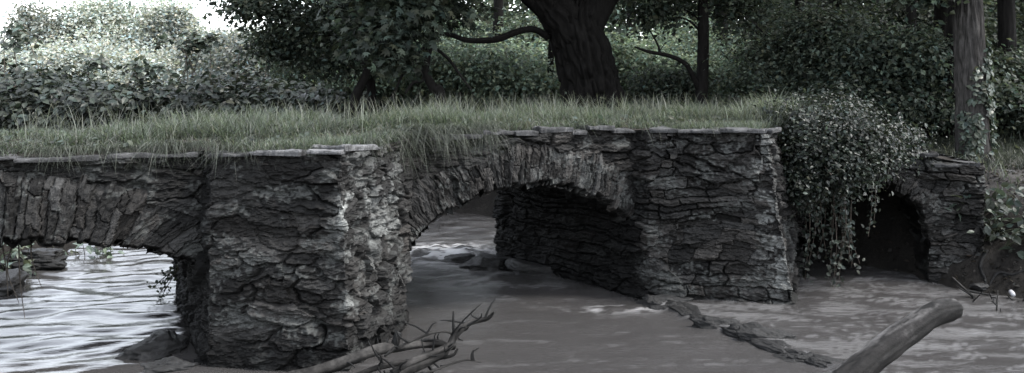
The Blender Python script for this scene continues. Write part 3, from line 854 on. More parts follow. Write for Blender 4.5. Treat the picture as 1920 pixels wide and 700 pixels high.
BARK = np.array([.0078, .0073, .0069])
def tree(name, label, cat, base, trunks, lobes, per, clump_r, n_per, size, col, seed, group=None, templ=T_SIMPLE, mat=None, bark=BARK, nlimb=8, up=.7, limb_r=.03, zmin=None, var=.35, ns=28, nn=90, bamp=.06):
    rg = np.random.default_rng(seed)
    o = empty(name, tuple(base), label, cat, group)
    ta = Acc(); pts = []
    for k, (P, r) in enumerate(trunks):
        V, F = tube(P, r, nn, ns, bark_disp(seed + k, bamp)); ta.add(V, F, bark); pts.append(catmull(P, 20))
    pts = np.vstack(pts) if pts else np.zeros((0, 3))
    if nlimb and len(pts):
        ends = []
        for c, r in lobes:
            e, _ = blob(rg, max(1, nlimb // len(lobes)), c, np.asarray(r) * .9); ends.append(e)
        ends = np.vstack(ends)
        up_pts = pts[pts[:, 2] > np.quantile(pts[:, 2], .45)]
        st = np.array([up_pts[np.argmin(np.linalg.norm(up_pts - e, axis=1) + rg.random(len(up_pts)) * .6)] for e in ends])
        limbs_to(ta, rg, st, ends, limb_r, bark * .9)
    if trunks: ta.build('trunk', M_BARK, o)
    ca = Acc(); crown(ca, rg, lobes, per, clump_r, n_per, size, col, templ, var=var, up=up, zmin=zmin)
    ca.build('crown', mat or M_LEAF, o, smooth=False)
    return o

G0 = np.array([.0395, .0500, .0385])      # toned grey-green leaf
# ------------------------------------------------------------------ grass
def blades(acc, P, h, rg, width=.006, base=(.049, .061, .045), lean=None, bend=.5, droop=0., var=.3, dry=.15):
    n = len(P); h = np.broadcast_to(np.asarray(h, float), (n,))
    az = rg.random(n) * 2 * math.pi
    d = np.stack([np.cos(az), np.sin(az), 0 * az], 1)
    if lean is not None: d = d * .55 + np.asarray(lean)
    b = (bend * (.4 + 1.2 * rg.random(n)))[:, None]
    sidev = np.stack([-np.sin(az + rg.random(n)), np.cos(az), 0 * az], 1); sidev = unit(sidev)
    V = []; ts = (0, .4, .75, 1.0); ws = (1, .85, .55, 0)
    for t, w_ in zip(ts, ws):
        c = P + d * (h[:, None] * b * t ** 1.8)
        c[:, 2] += h * (t - .32 * b[:, 0] * t ** 2) - np.asarray(droop) * h * t ** 2
        if w_ > 0:
            V += [c - sidev * width * w_ * .5, c + sidev * width * w_ * .5]
        else: V.append(c)
    V = np.stack(V, 1)                               # n,7,3
    F = np.array([(0, 1, 3), (0, 3, 2), (2, 3, 5), (2, 5, 4), (4, 5, 6)])
    FF = (F[None] + (np.arange(n) * 7)[:, None, None]).reshape(-1, 3)
    c = np.asarray(base) * (1 + var * 1.4 * rg.normal(size=(n, 1))).clip(.3, 2.6)
    dr = (rg.random((n, 1)) < dry); c = np.where(dr, np.array([.088, .090, .078]) * (.7 + .6 * rg.random((n, 1))), c)
    acc.add(V.reshape(-1, 3), FF, np.repeat(c, 7, 0))

def deck_grass():
    rg = np.random.default_rng(5); acc = Acc()
    n = 75000
    s = rg.uniform(-2.6, 8.2, n); q = -BW + .0 + (BW - .10) * rg.random(n) ** .8
    den = sstep(.34, .58, vn2(s * 2.2, q * 2.6, 90) * .6 + vn2(s * 8, q * 8, 91) * .4)
    k = rg.random(n) < .16 + .84 * den; s, q, den = s[k], q[k], den[k]
    z = ztop(s) - .05 + .10 * np.clip(1 - np.abs((q + BW / 2) / (BW / 2)) ** 2, 0, 1)
    h = (.05 + .17 * den * rg.random(len(s)) + .08 * rg.random(len(s)) ** 2) * (1 + .5 * sstep(-1.2, -2.4, q)) * (.75 + .5 * vn2(s * .9, q, 92))
    h = h * np.where(q > -.35, .65, 1) * (.42 + .58 * sstep(-.2, 1.6, s))
    blades(acc, np.concatenate([sq(s, q), z[:, None]], 1), h, rg, .008, bend=.85)
    # tall flowering stems near the far side
    n = 1700; s = 8.0 - 8.0 * rg.random(n) ** 1.2; q = -BW + (BW - .4) * rg.random(n) ** 1.6
    blades(acc, np.concatenate([sq(s, q), (ztop(s) + .02)[:, None]], 1), .18 + .26 * rg.random(n), rg, .006, bend=.5, base=(.085, .092, .078))
    # broad-leaved weeds and matted dead grass between the blades
    n = 2600; s = rg.uniform(-2.6, 8.0, n); q = rg.uniform(-BW, -.05, n); k = vn2(s * 2.5, q * 2.5, 193) > .55; s, q = s[k], q[k]
    leaves(acc, np.concatenate([sq(s, q), (ztop(s) + .02 + .07 * rg.random(len(s)))[:, None]], 1), np.tile([0, -.2, .9], (len(s), 1)), .055, G0 * .9, rg, T_FULL, .3)
    n = 6000; s = rg.uniform(-2.6, 8.0, n); q = rg.uniform(-BW, -.03, n); k = vn2(s * 3.1, q * 3, 194) > .45; s, q = s[k], q[k]
    blades(acc, np.concatenate([sq(s, q), (ztop(s) - .0)[:, None]], 1), .10 + .1 * rg.random(len(s)), rg, .006, bend=1.7, base=(.05, .047, .038), dry=.4)
    # over the cutwaters
    for tp, m in ((PIER1T, 3600), (PIER2T, 2600)):
        A_, B_, C_ = [np.array(p) for p in tp[1:4]]
        u = rg.random((m, 2)); f = u.sum(1) > 1; u[f] = 1 - u[f]
        p = A_ + (B_ - A_) * u[:, :1] + (C_ - A_) * u[:, 1:]
        cen = (A_ + B_ + C_) / 3 + np.array([0, -.15]); p = cen + (p - cen) * np.array([.85, .7]) 
        blades(acc, np.concatenate([sq(p[:, 0], p[:, 1]), (ztop(p[:, 0]) - .05)[:, None]], 1), .06 + .12 * rg.random(m), rg, .0065, bend=.6)
    # tufts hanging over the front edge: each is a knot of blades splaying from one root
    def tufts(sarr, qf, m, L):
        for s0 in sarr:
            k = int(m * (.5 + rg.random())); q0 = float(qf(s0)) - .05 - .06 * rg.random()
            P = np.empty((k, 3)); P[:, :2] = sq(s0 + rg.normal(size=k) * .05, q0 + rg.normal(size=k) * .025); P[:, 2] = ztop(s0) + .0 + .03 * rg.random(k)
            az = rg.normal(size=k) * .9; ux = np.cos(az)[:, None] * N + np.sin(az)[:, None] * U
            ln = np.concatenate([ux * (.35 + .5 * rg.random((k, 1))), np.zeros((k, 1))], 1)
            blades(acc, P, .95 * L * (.45 + .9 * rg.random(k)), rg, .0045, base=(.040, .046, .036), lean=ln, bend=.95, droop=rg.uniform(.6, 2.0), dry=.10)
    zero = lambda s: 0. * s
    e1 = lambda s: np.interp(s, [1.46, 2.38, 3.27], [.46, .98, .04])
    e2 = lambda s: np.interp(s, [5.8, 6.7, 7.85], [.24, 1.0, .05])
    tufts(rg.uniform(3.0, 4.15, 46), zero, 55, .26); tufts(rg.uniform(3.05, 3.7, 14), zero, 40, .36)
    tufts(rg.uniform(.2, 1.5, 26), zero, 40, .17); tufts(rg.uniform(1.0, 1.42, 6), zero, 26, .24); tufts(rg.uniform(-.1, .4, 3), zero, 12, .22)
    tufts(rg.uniform(-2.4, .3, 16), zero, 30, .12); tufts(rg.uniform(4.1, 5.8, 8), zero, 20, .12)
    tufts(rg.uniform(1.46, 1.72, 6), e1, 34, .24); tufts(rg.uniform(1.7, 2.3, 6), e1, 14, .16); tufts(rg.uniform(2.75, 3.25, 10), e1, 30, .20)
    tufts(rg.uniform(5.8, 6.05, 3), e2, 16, .2); tufts(rg.uniform(6.0, 6.7, 3), e2, 10, .12)
    o = acc.build('deck_grass', M_GRASS, smooth=False); tag(o, kind='stuff')
deck_grass()

def ground_grass():
    rg = np.random.default_rng(6); acc = Acc()
    def scatter(n, x0, x1, y0, y1, h0, h1, wd, base, keep=None, p=1.):
        x = rg.uniform(x0, x1, n); y = y0 + (y1 - y0) * rg.random(n) ** p
        z = ground(x, y); s, q = to_sq(x, y)
        k = (z > .75) & (x / y > -.17 + .05 * vn2(x, y, 94)) & ~((q > -BW) & (s > -5) & (s < 8.1)) & (rg.random(n) < .25 + vn2(x * 1.3, y * 1.3, 95))
        if keep is not None: k &= keep(x, y)
        x, y, z = x[k], y[k], z[k]
        blades(acc, np.stack([x, y, z - .02], 1), h0 + (h1 - h0) * rg.random(len(x)), rg, wd, base=base, bend=.6)
    scatter(22000, -9, 6, 9, 19, .10, .34, .012, (.045, .053, .042))
    scatter(9000, -12, 14, 18, 30, .25, .6, .02, (.04, .048, .037))
    scatter(5000, 5.8, 9.5, 11, 15, .08, .28, .012, (.018, .022, .017))
    o = acc.build('bank_grass', M_GRASS, smooth=False); tag(o, kind='stuff')
    # low leafy cover on the wood floor and along the banks
    acc = Acc()
    n = 16000; x = rg.uniform(-14, 16, n); y = rg.uniform(9.5, 34, n); z = ground(x, y); s, q = to_sq(x, y)
    k = (z > .35) & ~((q > -BW - .2) & (s > -5) & (s < 9.4)) & (rg.random(n) < .1 + 1.1 * sstep(.4, .6, vn2(x * .8, y * .8, 96)))
    k &= ~((x > 4.4) & (x < 9) & (y < 11.3))
    P = np.stack([x, y, z + .04 + .30 * rg.random(n) ** 2], 1)[k]
    leaves(acc, P, np.tile([0, 0, 1.], (len(P), 1)), .09, (.036, .043, .034), rg, T_FULL)
    o = acc.build('undergrowth', M_LEAF, smooth=False); tag(o, kind='stuff')
ground_grass()

# ------------------------------------------------------------------ bramble thicket on the left, beyond the deck
def bramble(k, label, px, top, Y, half, seed, n=130, hue=1.0, stems=0):
    rg = np.random.default_rng(seed)
    Y = Y * 1.42; half = half * 1.42
    c = at(px, top, Y); x, y = c[0], c[1]; g = float(ground(x, y)); hgt = c[2] - g
    o = empty('bramble_bush', (x, y, g), label, 'bramble', 'bramble thicket beyond the deck')
    ca = Acc(); sa = Acc()
    ends = []
    lobes = [((x, y, g + hgt * .42), (half, half * .8, hgt * .50)), ((x - half * .45, y - .2, g + hgt * .35), (half * .6, half * .6, hgt * .42)), ((x + half * .5, y + .1, g + hgt * .38), (half * .6, half * .6, hgt * .45))]
    for cc, r in lobes:
        kk = int(n * (1 if r[0] == half else .5))
        p, dd = blob(rg, kk, cc, r, .6); p[:, 2] = np.maximum(p[:, 2], g + .08)
        ends.append(p[:14])
        m = 22
        P = (p[:, None] + rg.normal(size=(kk, m, 3)) * np.array([.24, .24, .11])).reshape(-1, 3)
        Nr = np.repeat(dd * .5 + np.array([0, -.1, .85]), m, 0)
        bb = np.repeat((1 + .35 * rg.normal(size=(kk, 1))).clip(.4, 1.8), m, 0) * G0 * .58 * hue
        leaves(ca, P, Nr, .17, bb, rg, T_FULL, .25, droop=.5)
    for e in np.vstack(ends):
        b = np.array([x + rg.normal() * half * .4, y + rg.normal() * .3, g]); mid = (b + e) / 2 + (0, 0, .25 * hgt)
        V, F = tube([b, mid, e], [.012, .01, .004], 10, 5, None, False); sa.add(V, F, (.06, .045, .04))
    for j in range(stems):                           # long arching shoots above the mass
        b = np.array([x + rg.uniform(-1, 1) * half * .7, y, g + hgt * .7]); top_ = b + np.array([rg.normal() * .35, rg.normal() * .2, hgt * .45 + rg.random() * .3]); tip = top_ + np.array([rg.choice([-1, 1]) * (.3 + .3 * rg.random()), 0, -.12])
        V, F = tube([b, top_, tip], [.012, .009, .003], 16, 5, None, False); sa.add(V, F, (.07, .06, .05))
        C = catmull([b, top_, tip], 26)[6:]; P = np.repeat(C, 2, 0) + rg.normal(size=(len(C) * 2, 3)) * .05
        leaves(ca, P, np.tile([0, -.2, 0.9], (len(P), 1)), .17, G0 * 1.05 * hue, rg, T_FULL, .25, droop=.5)
    sa.build('stem', M_BARK, o); ca.build('crown', M_GLOSSY, o, smooth=False)
bramble(0, 'tall bramble bush at the far left edge, behind the bridge deck', 10, 98, 15.0, 1.35, 21, 150, 1.0, 3)
bramble(1, 'bramble bush left of the lowest dip of the thicket, dark leaves to the grass', 150, 140, 14.6, 1.3, 22, 140, .95, 2)
bramble(2, 'low pale bramble bush in the dip of the thicket in front of the pale willow', 255, 150, 15.2, 1.2, 23, 130, 1.15, 4)
bramble(3, 'dense dark bramble bush with long arching shoots, right of the dip', 365, 112, 14.8, 1.25, 24, 160, .9, 6)
bramble(4, 'broad rounded bramble bush in the middle of the thicket under the overhanging branches', 480, 122, 15.0, 1.35, 25, 150, 1.0, 2)
bramble(5, 'bramble bush sloping down at the right end of the thicket', 585, 140, 14.8, 1.2, 26, 130, 1.0, 1)
bramble(6, 'lowest bramble bush, tailing off toward the leaning dark trunk', 668, 178, 14.4, .8, 27, 70, 1.0, 0)

# ------------------------------------------------------------------ far pale trees on the left
def far_tree(name, label, cat, px, top, Y, half, seed, col, n=150, lsz=.16, group=None):
    c = at(px, top, Y); x, y = c[0], c[1]; g = float(ground(x, y)); H = c[2] - g
    rg = np.random.default_rng(seed)
    lobes = [((x, y, g + H * .6), (half, half * .8, H * .40))]
    for k in range(5):
        a = rg.uniform(0, 6.28); lobes.append(((x + math.cos(a) * half * .55, y + math.sin(a) * half * .5, g + H * rg.uniform(.3, .75)), (half * .5, half * .5, H * .26)))
    tr = [(np.array([(x, y, g - .2), (x + .1, y, g + H * .35), (x - .1, y, g + H * .85)]), [.05 * H ** .8, .035 * H ** .8, .01])]
    return tree(name, label, cat, (x, y, g), tr, lobes, n, .42, 26, lsz, col, seed, group, nlimb=18, limb_r=.04, nn=30, ns=10, var=.13)
PALE = np.array([.36, .385, .36])  # silvery leaf colour, lifted further to stand in for haze
far_tree('willow_tree', 'tall pale silvery willow against the white sky at upper left', 'tree', 245, -75, 44, 3.4, 31, PALE * 1.0, 300)
far_tree('willow_tree', 'smaller greyer willow left of the tall silvery willow', 'tree', 88, 0, 42, 1.5, 32, PALE * .55, 130)
far_tree('willow_tree', 'pale willow at the far left edge with a rounded low crown', 'tree', -40, 48, 46, 2.8, 33, PALE * .85, 140)
far_tree('birch_tree', 'slim pale tree with a thin ragged top right of the tall silvery willow', 'tree', 320, -5, 40, 1.0, 34, PALE * .6, 80)
far_tree('pale_bush', 'pale rounded bush beyond the brambles, right of the gap of white sky', 'bush', 425, 48, 36, 1.9, 35, PALE * .6, 150)
far_tree('pale_bush', 'pale bush under the dark overhanging crown, behind the broad bramble', 'bush', 520, 60, 34, 2.2, 36, PALE * .42, 150)
far_tree('pale_bush', 'low pale bush filling the gap below the tall silvery willow', 'bush', 170, 70, 38, 3.2, 37, PALE * .85, 170)
far_tree('pale_bush', 'low pale bush below the slim ragged tree', 'bush', 330, 85, 36, 2.4, 38, PALE * .75, 130)

# ------------------------------------------------------------------ oak in the middle
def oak():
    Y = 16.; b = at(1115, 208, Y); g = b[2]
    main = [at(1122, 232, Y), at(1116, 200, Y), at(1104, 150, Y), at(1092, 100, Y), at(1076, 45, Y + .1), at(1082, -10, Y + .3), at(1100, -130, Y + .6), at(1095, -330, Y + .6)]
    r = [.57, .505, .485, .48, .455, .37, .34, .2]
    left = [at(1086, 85, Y), at(1050, 30, Y - .1), at(1008, -10, Y - .2), at(920, -70, Y - .6), at(760, -150, Y - 1.2)]
    low = [at(1028, 70, Y - .1), at(1000, 55, Y - .3), at(965, 62, Y - .4), at(930, 74, Y - .5), at(880, 76, Y - .7), at(845, 66, Y - .9), at(812, 62, Y - 1.1)]
    low2 = [at(1080, 90, Y), at(1150, -30, Y), at(1260, -90, Y - .4), at(1420, -130, Y - .8)]
    lob = []
    for px, py, dy, r_ in [(760, -230, -1.5, 1.6), (900, -240, -2.2, 1.8), (1080, -330, .5, 2.4), (1260, -220, -1., 1.8), (1430, -200, -1.2, 1.7), (1000, -190, 2.2, 1.8), (1190, -200, 2.2, 1.9), (1080, -260, -3.2, 1.8),
                           (700, -150, .6, 1.3), (1120, -420, 0, 2.2)]:
        lob.append((at(px, py, Y + dy), (r_, r_, r_ * .6)))
    rg = np.random.default_rng(51)
    o = empty('oak_tree', tuple(b - (0, 0, .1)), 'massive dark leaning oak with deeply ridged bark standing behind the middle of the bridge', 'tree')
    V, F = tube(main, r, 260, 150, bark_disp(52, .22, 9)); build('trunk', V, F, M_BARK, o, col=np.full((len(V), 3), 1.) * BARK * .8)
    V, F = tube(left, [.42, .36, .28, .2, .1], 120, 70, bark_disp(53, .22, 8)); build('branch', V, F, M_BARK, o, col=np.full((len(V), 3), 1.) * BARK * .8)
    V, F = tube(low, [.07, .06, .06, .058, .05, .04, .025], 90, 16, bark_disp(54, .2, 4)); build('branch', V, F, M_BARK, o, col=np.full((len(V), 3), 1.) * BARK * .7)
    V, F = tube(low2, [.3, .26, .2, .1], 60, 30, bark_disp(55, .12, 6)); build('branch', V, F, M_BARK, o, col=np.full((len(V), 3), 1.) * BARK * .8)
    ca = Acc(); crown(ca, rg, lob, 90, .40, 26, .15, G0 * .8)
    ca.build('crown', M_LEAF, o, smooth=False)
oak()

# ------------------------------------------------------------------ trees around the oak
def sycamore():
    Y = 15.2; b = at(830, 212, Y); g = float(ground(b[0], b[1]))
    t1 = [np.array([b[0], Y, g - .1]), at(828, 195, Y), at(812, 165, Y), at(798, 138, Y), at(800, 110, Y), at(808, 70, Y), at(806, 20, Y), at(815, -60, Y)]
    t2 = [at(800, 140, Y), at(790, 152, Y - .05), at(775, 155, Y - .1), at(760, 175, Y - .2)]
    t3 = [at(806, 80, Y), at(780, 105, Y - .3), at(755, 140, Y - .4), at(735, 185, Y - .6)]
    t4 = [at(815, 90, Y), at(840, 110, Y - .1), at(862, 140, Y - .2), at(885, 170, Y - .3)]
    lob = [(at(740, 60, Y - .8), (.75, .5, .42)), (at(690, 75, Y - .6), (.6, .5, .3)), (at(770, 20, Y - .6), (.8, .6, .4)), (at(740, 105, Y - .9), (.35, .3, .22)), (at(850, 20, Y), (.7, .6, .4)), (at(700, 10, Y - .3), (.8, .6, .35)), (at(800, -60, Y - .3), (1.4, 1.2, .6))]
    tree('sycamore_tree', 'small dark tree with a crooked leaning trunk and large lobed leaves, left of the oak', 'tree', (b[0], Y, g),
         [(t1, [.10, .095, .085, .075, .07, .06, .05, .03]), (t2, [.04, .035, .03, .02]), (t3, [.035, .03, .025, .01]), (t4, [.03, .028, .022, .01])],
         lob, 40, .20, 12, .135, G0 * .8, 56, templ=T_PALM, mat=M_LEAF, nlimb=20, limb_r=.02, up=.8)
sycamore()

def overhang():
    Y = 17.5; x = at(560, 0, Y)[0]; g = float(ground(x, Y))
    tr = [(np.array([at(655, 230, Y), at(668, 180, Y), at(690, 120, Y), at(660, 40, Y), at(640, -60, Y)]), [.11, .10, .08, .07, .04]),
          (np.array([at(688, 125, Y), at(620, 70, Y), at(560, 30, Y - .3), at(470, 0, Y - .6)]), [.06, .05, .04, .02])]
    lob = [(at(470, 10, Y - .8), (.6, .6, .45)), (at(540, 40, Y - .5), (.85, .7, .5)), (at(610, 70, Y), (.8, .7, .5)), (at(560, -20, Y), (1.2, 1., .5)), (at(660, 20, Y), (.9, .8, .6)), (at(450, -25, Y - .6), (.6, .6, .35)), (at(625, 120, Y + .3), (.5, .5, .35)),
           (at(700, 90, Y + .8), (.8, .6, .7)), (at(520, 90, Y), (.45, .4, .25))]
    tree('hazel_tree', 'dark spreading tree whose crown overhangs the bramble thicket at top left of centre', 'tree', tuple(at(655, 232, Y)), tr, lob, 60, .24, 22, .105, G0 * .8, 57, nlimb=30, limb_r=.02)
overhang()

def slim_tree():
    Y = 16.5; b = at(1315, 225, Y); g = float(ground(b[0], Y))
    tr = [(np.array([(b[0], Y, g - .2), at(1315, 190, Y), at(1318, 120, Y), at(1319, 40, Y), at(1316, -80, Y)]), [.125, .12, .11, .10, .06]),
          (np.array([at(1312, 172, Y), at(1300, 145, Y - .1), at(1285, 120, Y - .2), at(1255, 105, Y - .3), at(1215, 97, Y - .4), at(1190, 88, Y - .5)]), [.06, .05, .045, .04, .03, .015])]
    lob = [(at(1320, -40, Y), (1.3, 1.2, .6)), (at(1230, 20, Y + .4), (.7, .6, .3)), (at(1400, 20, Y + .5), (.8, .7, .45)), (at(1350, -120, Y), (1.5, 1.3, .8))]
    tree('slim_tree', 'slim straight tree with one arching side branch, right of the oak', 'tree', (b[0], Y, g), tr, lob, 60, .28, 22, .11, G0 * .8, 58, nlimb=16)
slim_tree()

def right_trunk():
    Y = 12.; b = at(1827, 312, Y); g = float(ground(b[0], Y))
    z0 = min(g, b[2])
    tr = [(np.array([(b[0], Y, z0 - .1), at(1826, 290, Y), at(1823, 240, Y), at(1820, 150, Y), at(1816, 40, Y), at(1812, -80, Y), at(1810, -400, Y + .2), at(1815, -650, Y + .3)]), [.26, .215, .195, .19, .185, .18, .15, .06])]
    lob = [(at(1740, -330, Y - .6), (1.5, 1.5, .8)), (at(1900, -350, Y), (1.6, 1.5, .8)), (at(1820, -520, Y), (1.8, 1.8, 1.0)), (at(1650, -250, Y + .4), (1.3, 1.3, .6)), (at(1980, -250, Y + .8), (1.4, 1.3, .7)),
           (at(1730, -25, Y - .3), (.25, .2, .12))]
    tree('straight_tree', 'tall straight grey trunk with ivy up its right side, on the right bank', 'tree', (b[0], Y, z0), tr, lob, 60, .2, 24, .10, G0 * 1.0, 59, bark=np.array([.034, .032, .0305]), nlimb=16, ns=110, nn=300, bamp=.17)
    rg = np.random.default_rng(60); acc = Acc(); sa = Acc()
    C = catmull(tr[0][0], 200)
    def creep(z0_, z1_, a0, a1, m, size):
        P = []; Nn = []
        for _ in range(m):
            z = rg.uniform(z0_, z1_); i = np.argmin(np.abs(C[:, 2] - z)); a = R(rg.uniform(a0, a1) + 18 * math.sin(z * 5)); rr = np.interp(C[i, 2], [z0, z0 + .3, 4], [.26, .21, .185]) + .02 + .05 * rg.random()
            dv = np.array([math.cos(a), math.sin(a), 0]); P.append(C[i] + dv * rr); Nn.append(dv + (0, 0, .4))
        leaves(acc, np.array(P), np.array(Nn), size, G0 * .9, rg, T_FULL, .3)
    creep(z0 + .2, z0 + 1.75, -60, 15, 420, .075); creep(z0, z0 + .75, -170, -100, 260, .075); creep(z0 + .9, z0 + 1.4, -110, -60, 60, .07)
    o = empty('climbing_ivy', tuple(C[0] + (.22, -.1, .1)), 'ivy climbing the tall straight grey trunk', 'ivy')
    for a in (-40, -10, -150):
        dv = np.array([math.cos(R(a)), math.sin(R(a)), 0]); zz = np.linspace(0, 1.6 if a > -100 else .7, 12)
        pts = [np.array([np.interp(z0 + z, C[:, 2], C[:, 0]), np.interp(z0 + z, C[:, 2], C[:, 1]), z0 + z]) + dv * (.215 - .015 * z) for z in zz]
        V, F = tube(pts, [.012, .006], 30, 6); sa.add(V, F, (.05, .042, .038))
    sa.build('stem', M_BARK, o); acc.build('foliage', M_GLOSSY, o, smooth=False)
right_trunk()

def dark_trunk(name, label, px, py, Y, r, lean, seed, top=-300, cat='tree', lob=None, per=50):
    b = at(px, py, Y); g = float(ground(b[0], Y)); 
    tr = [(np.array([(b[0], Y, g - .2), at(px + lean * .3, (py + 60) / 2, Y), at(px + lean, -20, Y), at(px + lean * 1.5, top, Y)]), [r * 1.15, r, r * .9, r * .4])]
    lob = lob or [(at(px + lean, top, Y), (1.8, 1.8, .9)), (at(px + lean - 120, top + 80, Y), (1.3, 1.3, .6)), (at(px + lean + 120, top + 60, Y), (1.3, 1.3, .6))]
    tree(name, label, cat, (b[0], Y, g), tr, lob, per, .38, 24, .15, G0 * .75, seed, nlimb=10, ns=40, nn=80, bamp=.1)
dark_trunk('dark_tree', 'dark trunk close behind the left side of the straight grey trunk', 1786, 300, 13.2, .13, 8, 61)
dark_trunk('dark_tree', 'dark trunk in the shadows right of the straight grey trunk', 1893, 270, 16, .16, -6, 62)
dark_trunk('dark_tree', 'thin dark trunk standing behind the ivy bush, left of the paired trunks', 1700, 240, 17, .10, 10, 63)
dark_trunk('dark_tree', 'dark trunk behind the grassy right shoulder of the bridge', 1512, 190, 17.5, .10, -14, 64)
dark_trunk('dark_tree', 'thin dark stem in the gap just left of the oak', 1030, 190, 19, .07, 8, 65)
dark_trunk('dark_tree', 'thin dark trunk at the right end of the bramble thicket', 698, 200, 18.5, .09, -10, 66)

# ------------------------------------------------------------------ understorey and wood behind
def sapling(label, px, top, Y, half, seed, col, n=60, lsz=.10, cr=.26, name='bush', cat='bush', low=.05, group='undergrowth bushes behind the bridge', templ=T_SIMPLE):
    c = at(px, top, Y); x, y = c[0], c[1]; g = float(ground(x, y)); H = max(c[2] - g, .8)
    rg = np.random.default_rng(seed)
    lobes = [((x, y, g + H * .5), (half, half * .8, H * .48))]
    for k in range(4):
        a = rg.uniform(0, 6.28); lobes.append(((x + math.cos(a) * half * .6, y + math.sin(a) * half * .5, g + H * rg.uniform(.25, .8)), (half * .5, half * .5, H * .22)))
    tr = []
    for k in range(3):
        e = np.array([x + rg.normal() * half * .5, y + rg.normal() * .3, g + H * .85]); m = np.array([x + rg.normal() * .15, y, g + H * .4])
        tr.append((np.array([(x + rg.normal() * .08, y, g - .1), m, e]), [.045, .035, .01]))
    zm = lambda X_, Y_: ground(X_, Y_) + low
    return tree(name, label, cat, (x, y, g), tr, lobes, n, cr, 24, lsz, col, seed, group, nlimb=14, limb_r=.018, ns=8, nn=24, zmin=zm, templ=templ)
BR = G0 * 3.3  # leaf colour raised to stand in for sunlight that does not reach here
sapling('bright leafy bush showing between the bramble end and the crooked leaning tree', 740, 95, 21, 1.5, 201, BR, 90)
sapling('bright leafy bush in the gap between the crooked leaning tree and the oak', 880, 80, 20, 1.7, 202, BR * .95, 100)
sapling('leafy bush just left of the oak trunk', 985, 95, 19.5, 1.2, 203, BR * .9, 80)
sapling('light leafy sapling just right of the oak trunk', 1200, 60, 20, 1.2, 204, BR * 1.1, 100)
sapling('bright sapling behind the slim tree with the arching branch', 1275, 50, 22, 1.4, 205, BR * 1.15, 100)
sapling('leafy bush right of the slim straight tree', 1385, 70, 20, 1.4, 206, BR * .9, 100)
sapling('low bush between the oak foot and the slim straight tree', 1245, 165, 18, .8, 207, G0, 60)
sapling('dark fine-leaved bush behind the grassy right shoulder of the bridge', 1470, 10, 15.5, 1.3, 208, G0 * .8, 130, .075, .22)
sapling('dark hazel bush leaning in above the ivy bush', 1600, 40, 14.5, 1.25, 209, G0 * .95, 150, .085, .22)
sapling('leafy hazel whose pale spray reaches the left side of the straight grey trunk', 1715, 35, 13.8, .8, 210, G0 * 1.1, 110, .085, .2)
sapling('dark bush in the shade under the paired trunks', 1730, 215, 13.2, .55, 211, G0 * .85, 50, .085, .2)
sapling('drooping leafy bush at the right edge behind the straight grey trunk', 1890, 90, 14.5, .75, 212, G0 * .9, 70, .09, .2)
sapling('low nettle bush on the wood floor at the right edge', 1900, 232, 13.5, .7, 213, G0 * .85, 50, .085, .2)
k = 0
for Y, pxs, col, top in ((24, range(640, 1960, 120), G0 * 2.3, -10), (29, range(600, 2000, 130), G0 * 2.8, -60)):
    for px in pxs:
        k += 1
        f = 1.0 if px < 1420 else .45  # sunlight painted into the leaf colour of the middle saplings, less at right
        tp_ = (top if not 640 < px < 1420 else (105 if Y < 27 else 45))
        sapling('leafy sapling among the wood behind the bridge, one of many alike', px + rng.uniform(-25, 25), tp_ + rng.uniform(-45, 45), Y + rng.uniform(-1, 1), 1.7, 300 + k, col * f * rng.uniform(.55, 1.5), 105, .12, .36, 'sapling', 'sapling', group='saplings in the wood behind the bridge')
# tall trees of the wood; their crowns close over the frame
k = 0
for px, Y, r in [(620, 27, .16), (770, 33, .18), (930, 28, .14), (1010, 36, .2), (1180, 31, .15), (1350, 27, .17), (1430, 34, .2), (1560, 22, .16), (1640, 28, .2), (1760, 21, .18), (1850, 27, .2), (1960, 18, .2), (2080, 24, .2), (1900, 35, .2)]:
    k += 1
    b = at(px, 165, Y); g = float(ground(b[0], Y)); H = (9 + 3 * rng.random()) * (.68 if px > 1500 and Y < 30 else 1.45 if px < 1500 else 1)
    x = b[0]; rg = np.random.default_rng(700 + k)
    lob = [((x, Y, g + H * .8), (2.6, 2.6, 1.6)), ((x - 1.6, Y + .5, g + H * .62), (1.8, 1.8, 1.1)), ((x + 1.6, Y - .6, g + H * .6), (1.8, 1.8, 1.1)), ((x, Y - 1.4, g + H * .5), (1.6, 1.6, .8))]
    tree('wood_tree', 'tall tree of the wood behind the bridge, its crown above the picture', 'tree', (x, Y, g), [(np.array([(x, Y, g - .2), (x + .1, Y, g + H * .4), (x - .1, Y, g + H * .9)]), [r * 1.2, r, r * .3])], lob, 12 if 600 < px < 1500 else 55, .5, 26, .2, G0 * (1.2 if px < 1450 else .8), 700 + k,
         'tall trees of the wood', nlimb=14, ns=16, nn=30, bamp=.1)
def distant():
    rg = np.random.default_rng(77); acc = Acc(); n = 85000
    px = rg.uniform(560, 2250, n); Y = rg.uniform(40, 52, n); x = (px - 960) / FPX * Y
    lim = 2 + 9 * vn2(x * .35, Y * .2, 97) + 4
    z = 1.0 + lim * rg.random(n) 
    ed = sstep(560, 700, px + 60 * (vn2(z, Y, 98) - .5)); kk = (rg.random(n) < ed) & ((z < 4.5) | (px > 1420) | (vn3(x * .9, Y * .3, z * .9, 197) > .36))
    P = np.stack([x, Y, z], 1)[kk]
    cl = .6 + .8 * vn3(P[:, 0] * .8, P[:, 1] * .8, P[:, 2] * .8, 99)
    leaves(acc, P, np.tile([0, -.4, .7], (len(P), 1)), .42, G0[None] * 2.2 * cl[:, None], rg, T_SIMPLE)
    tag(acc.build('distant_woods', M_LEAF, smooth=False), kind='stuff')
distant()

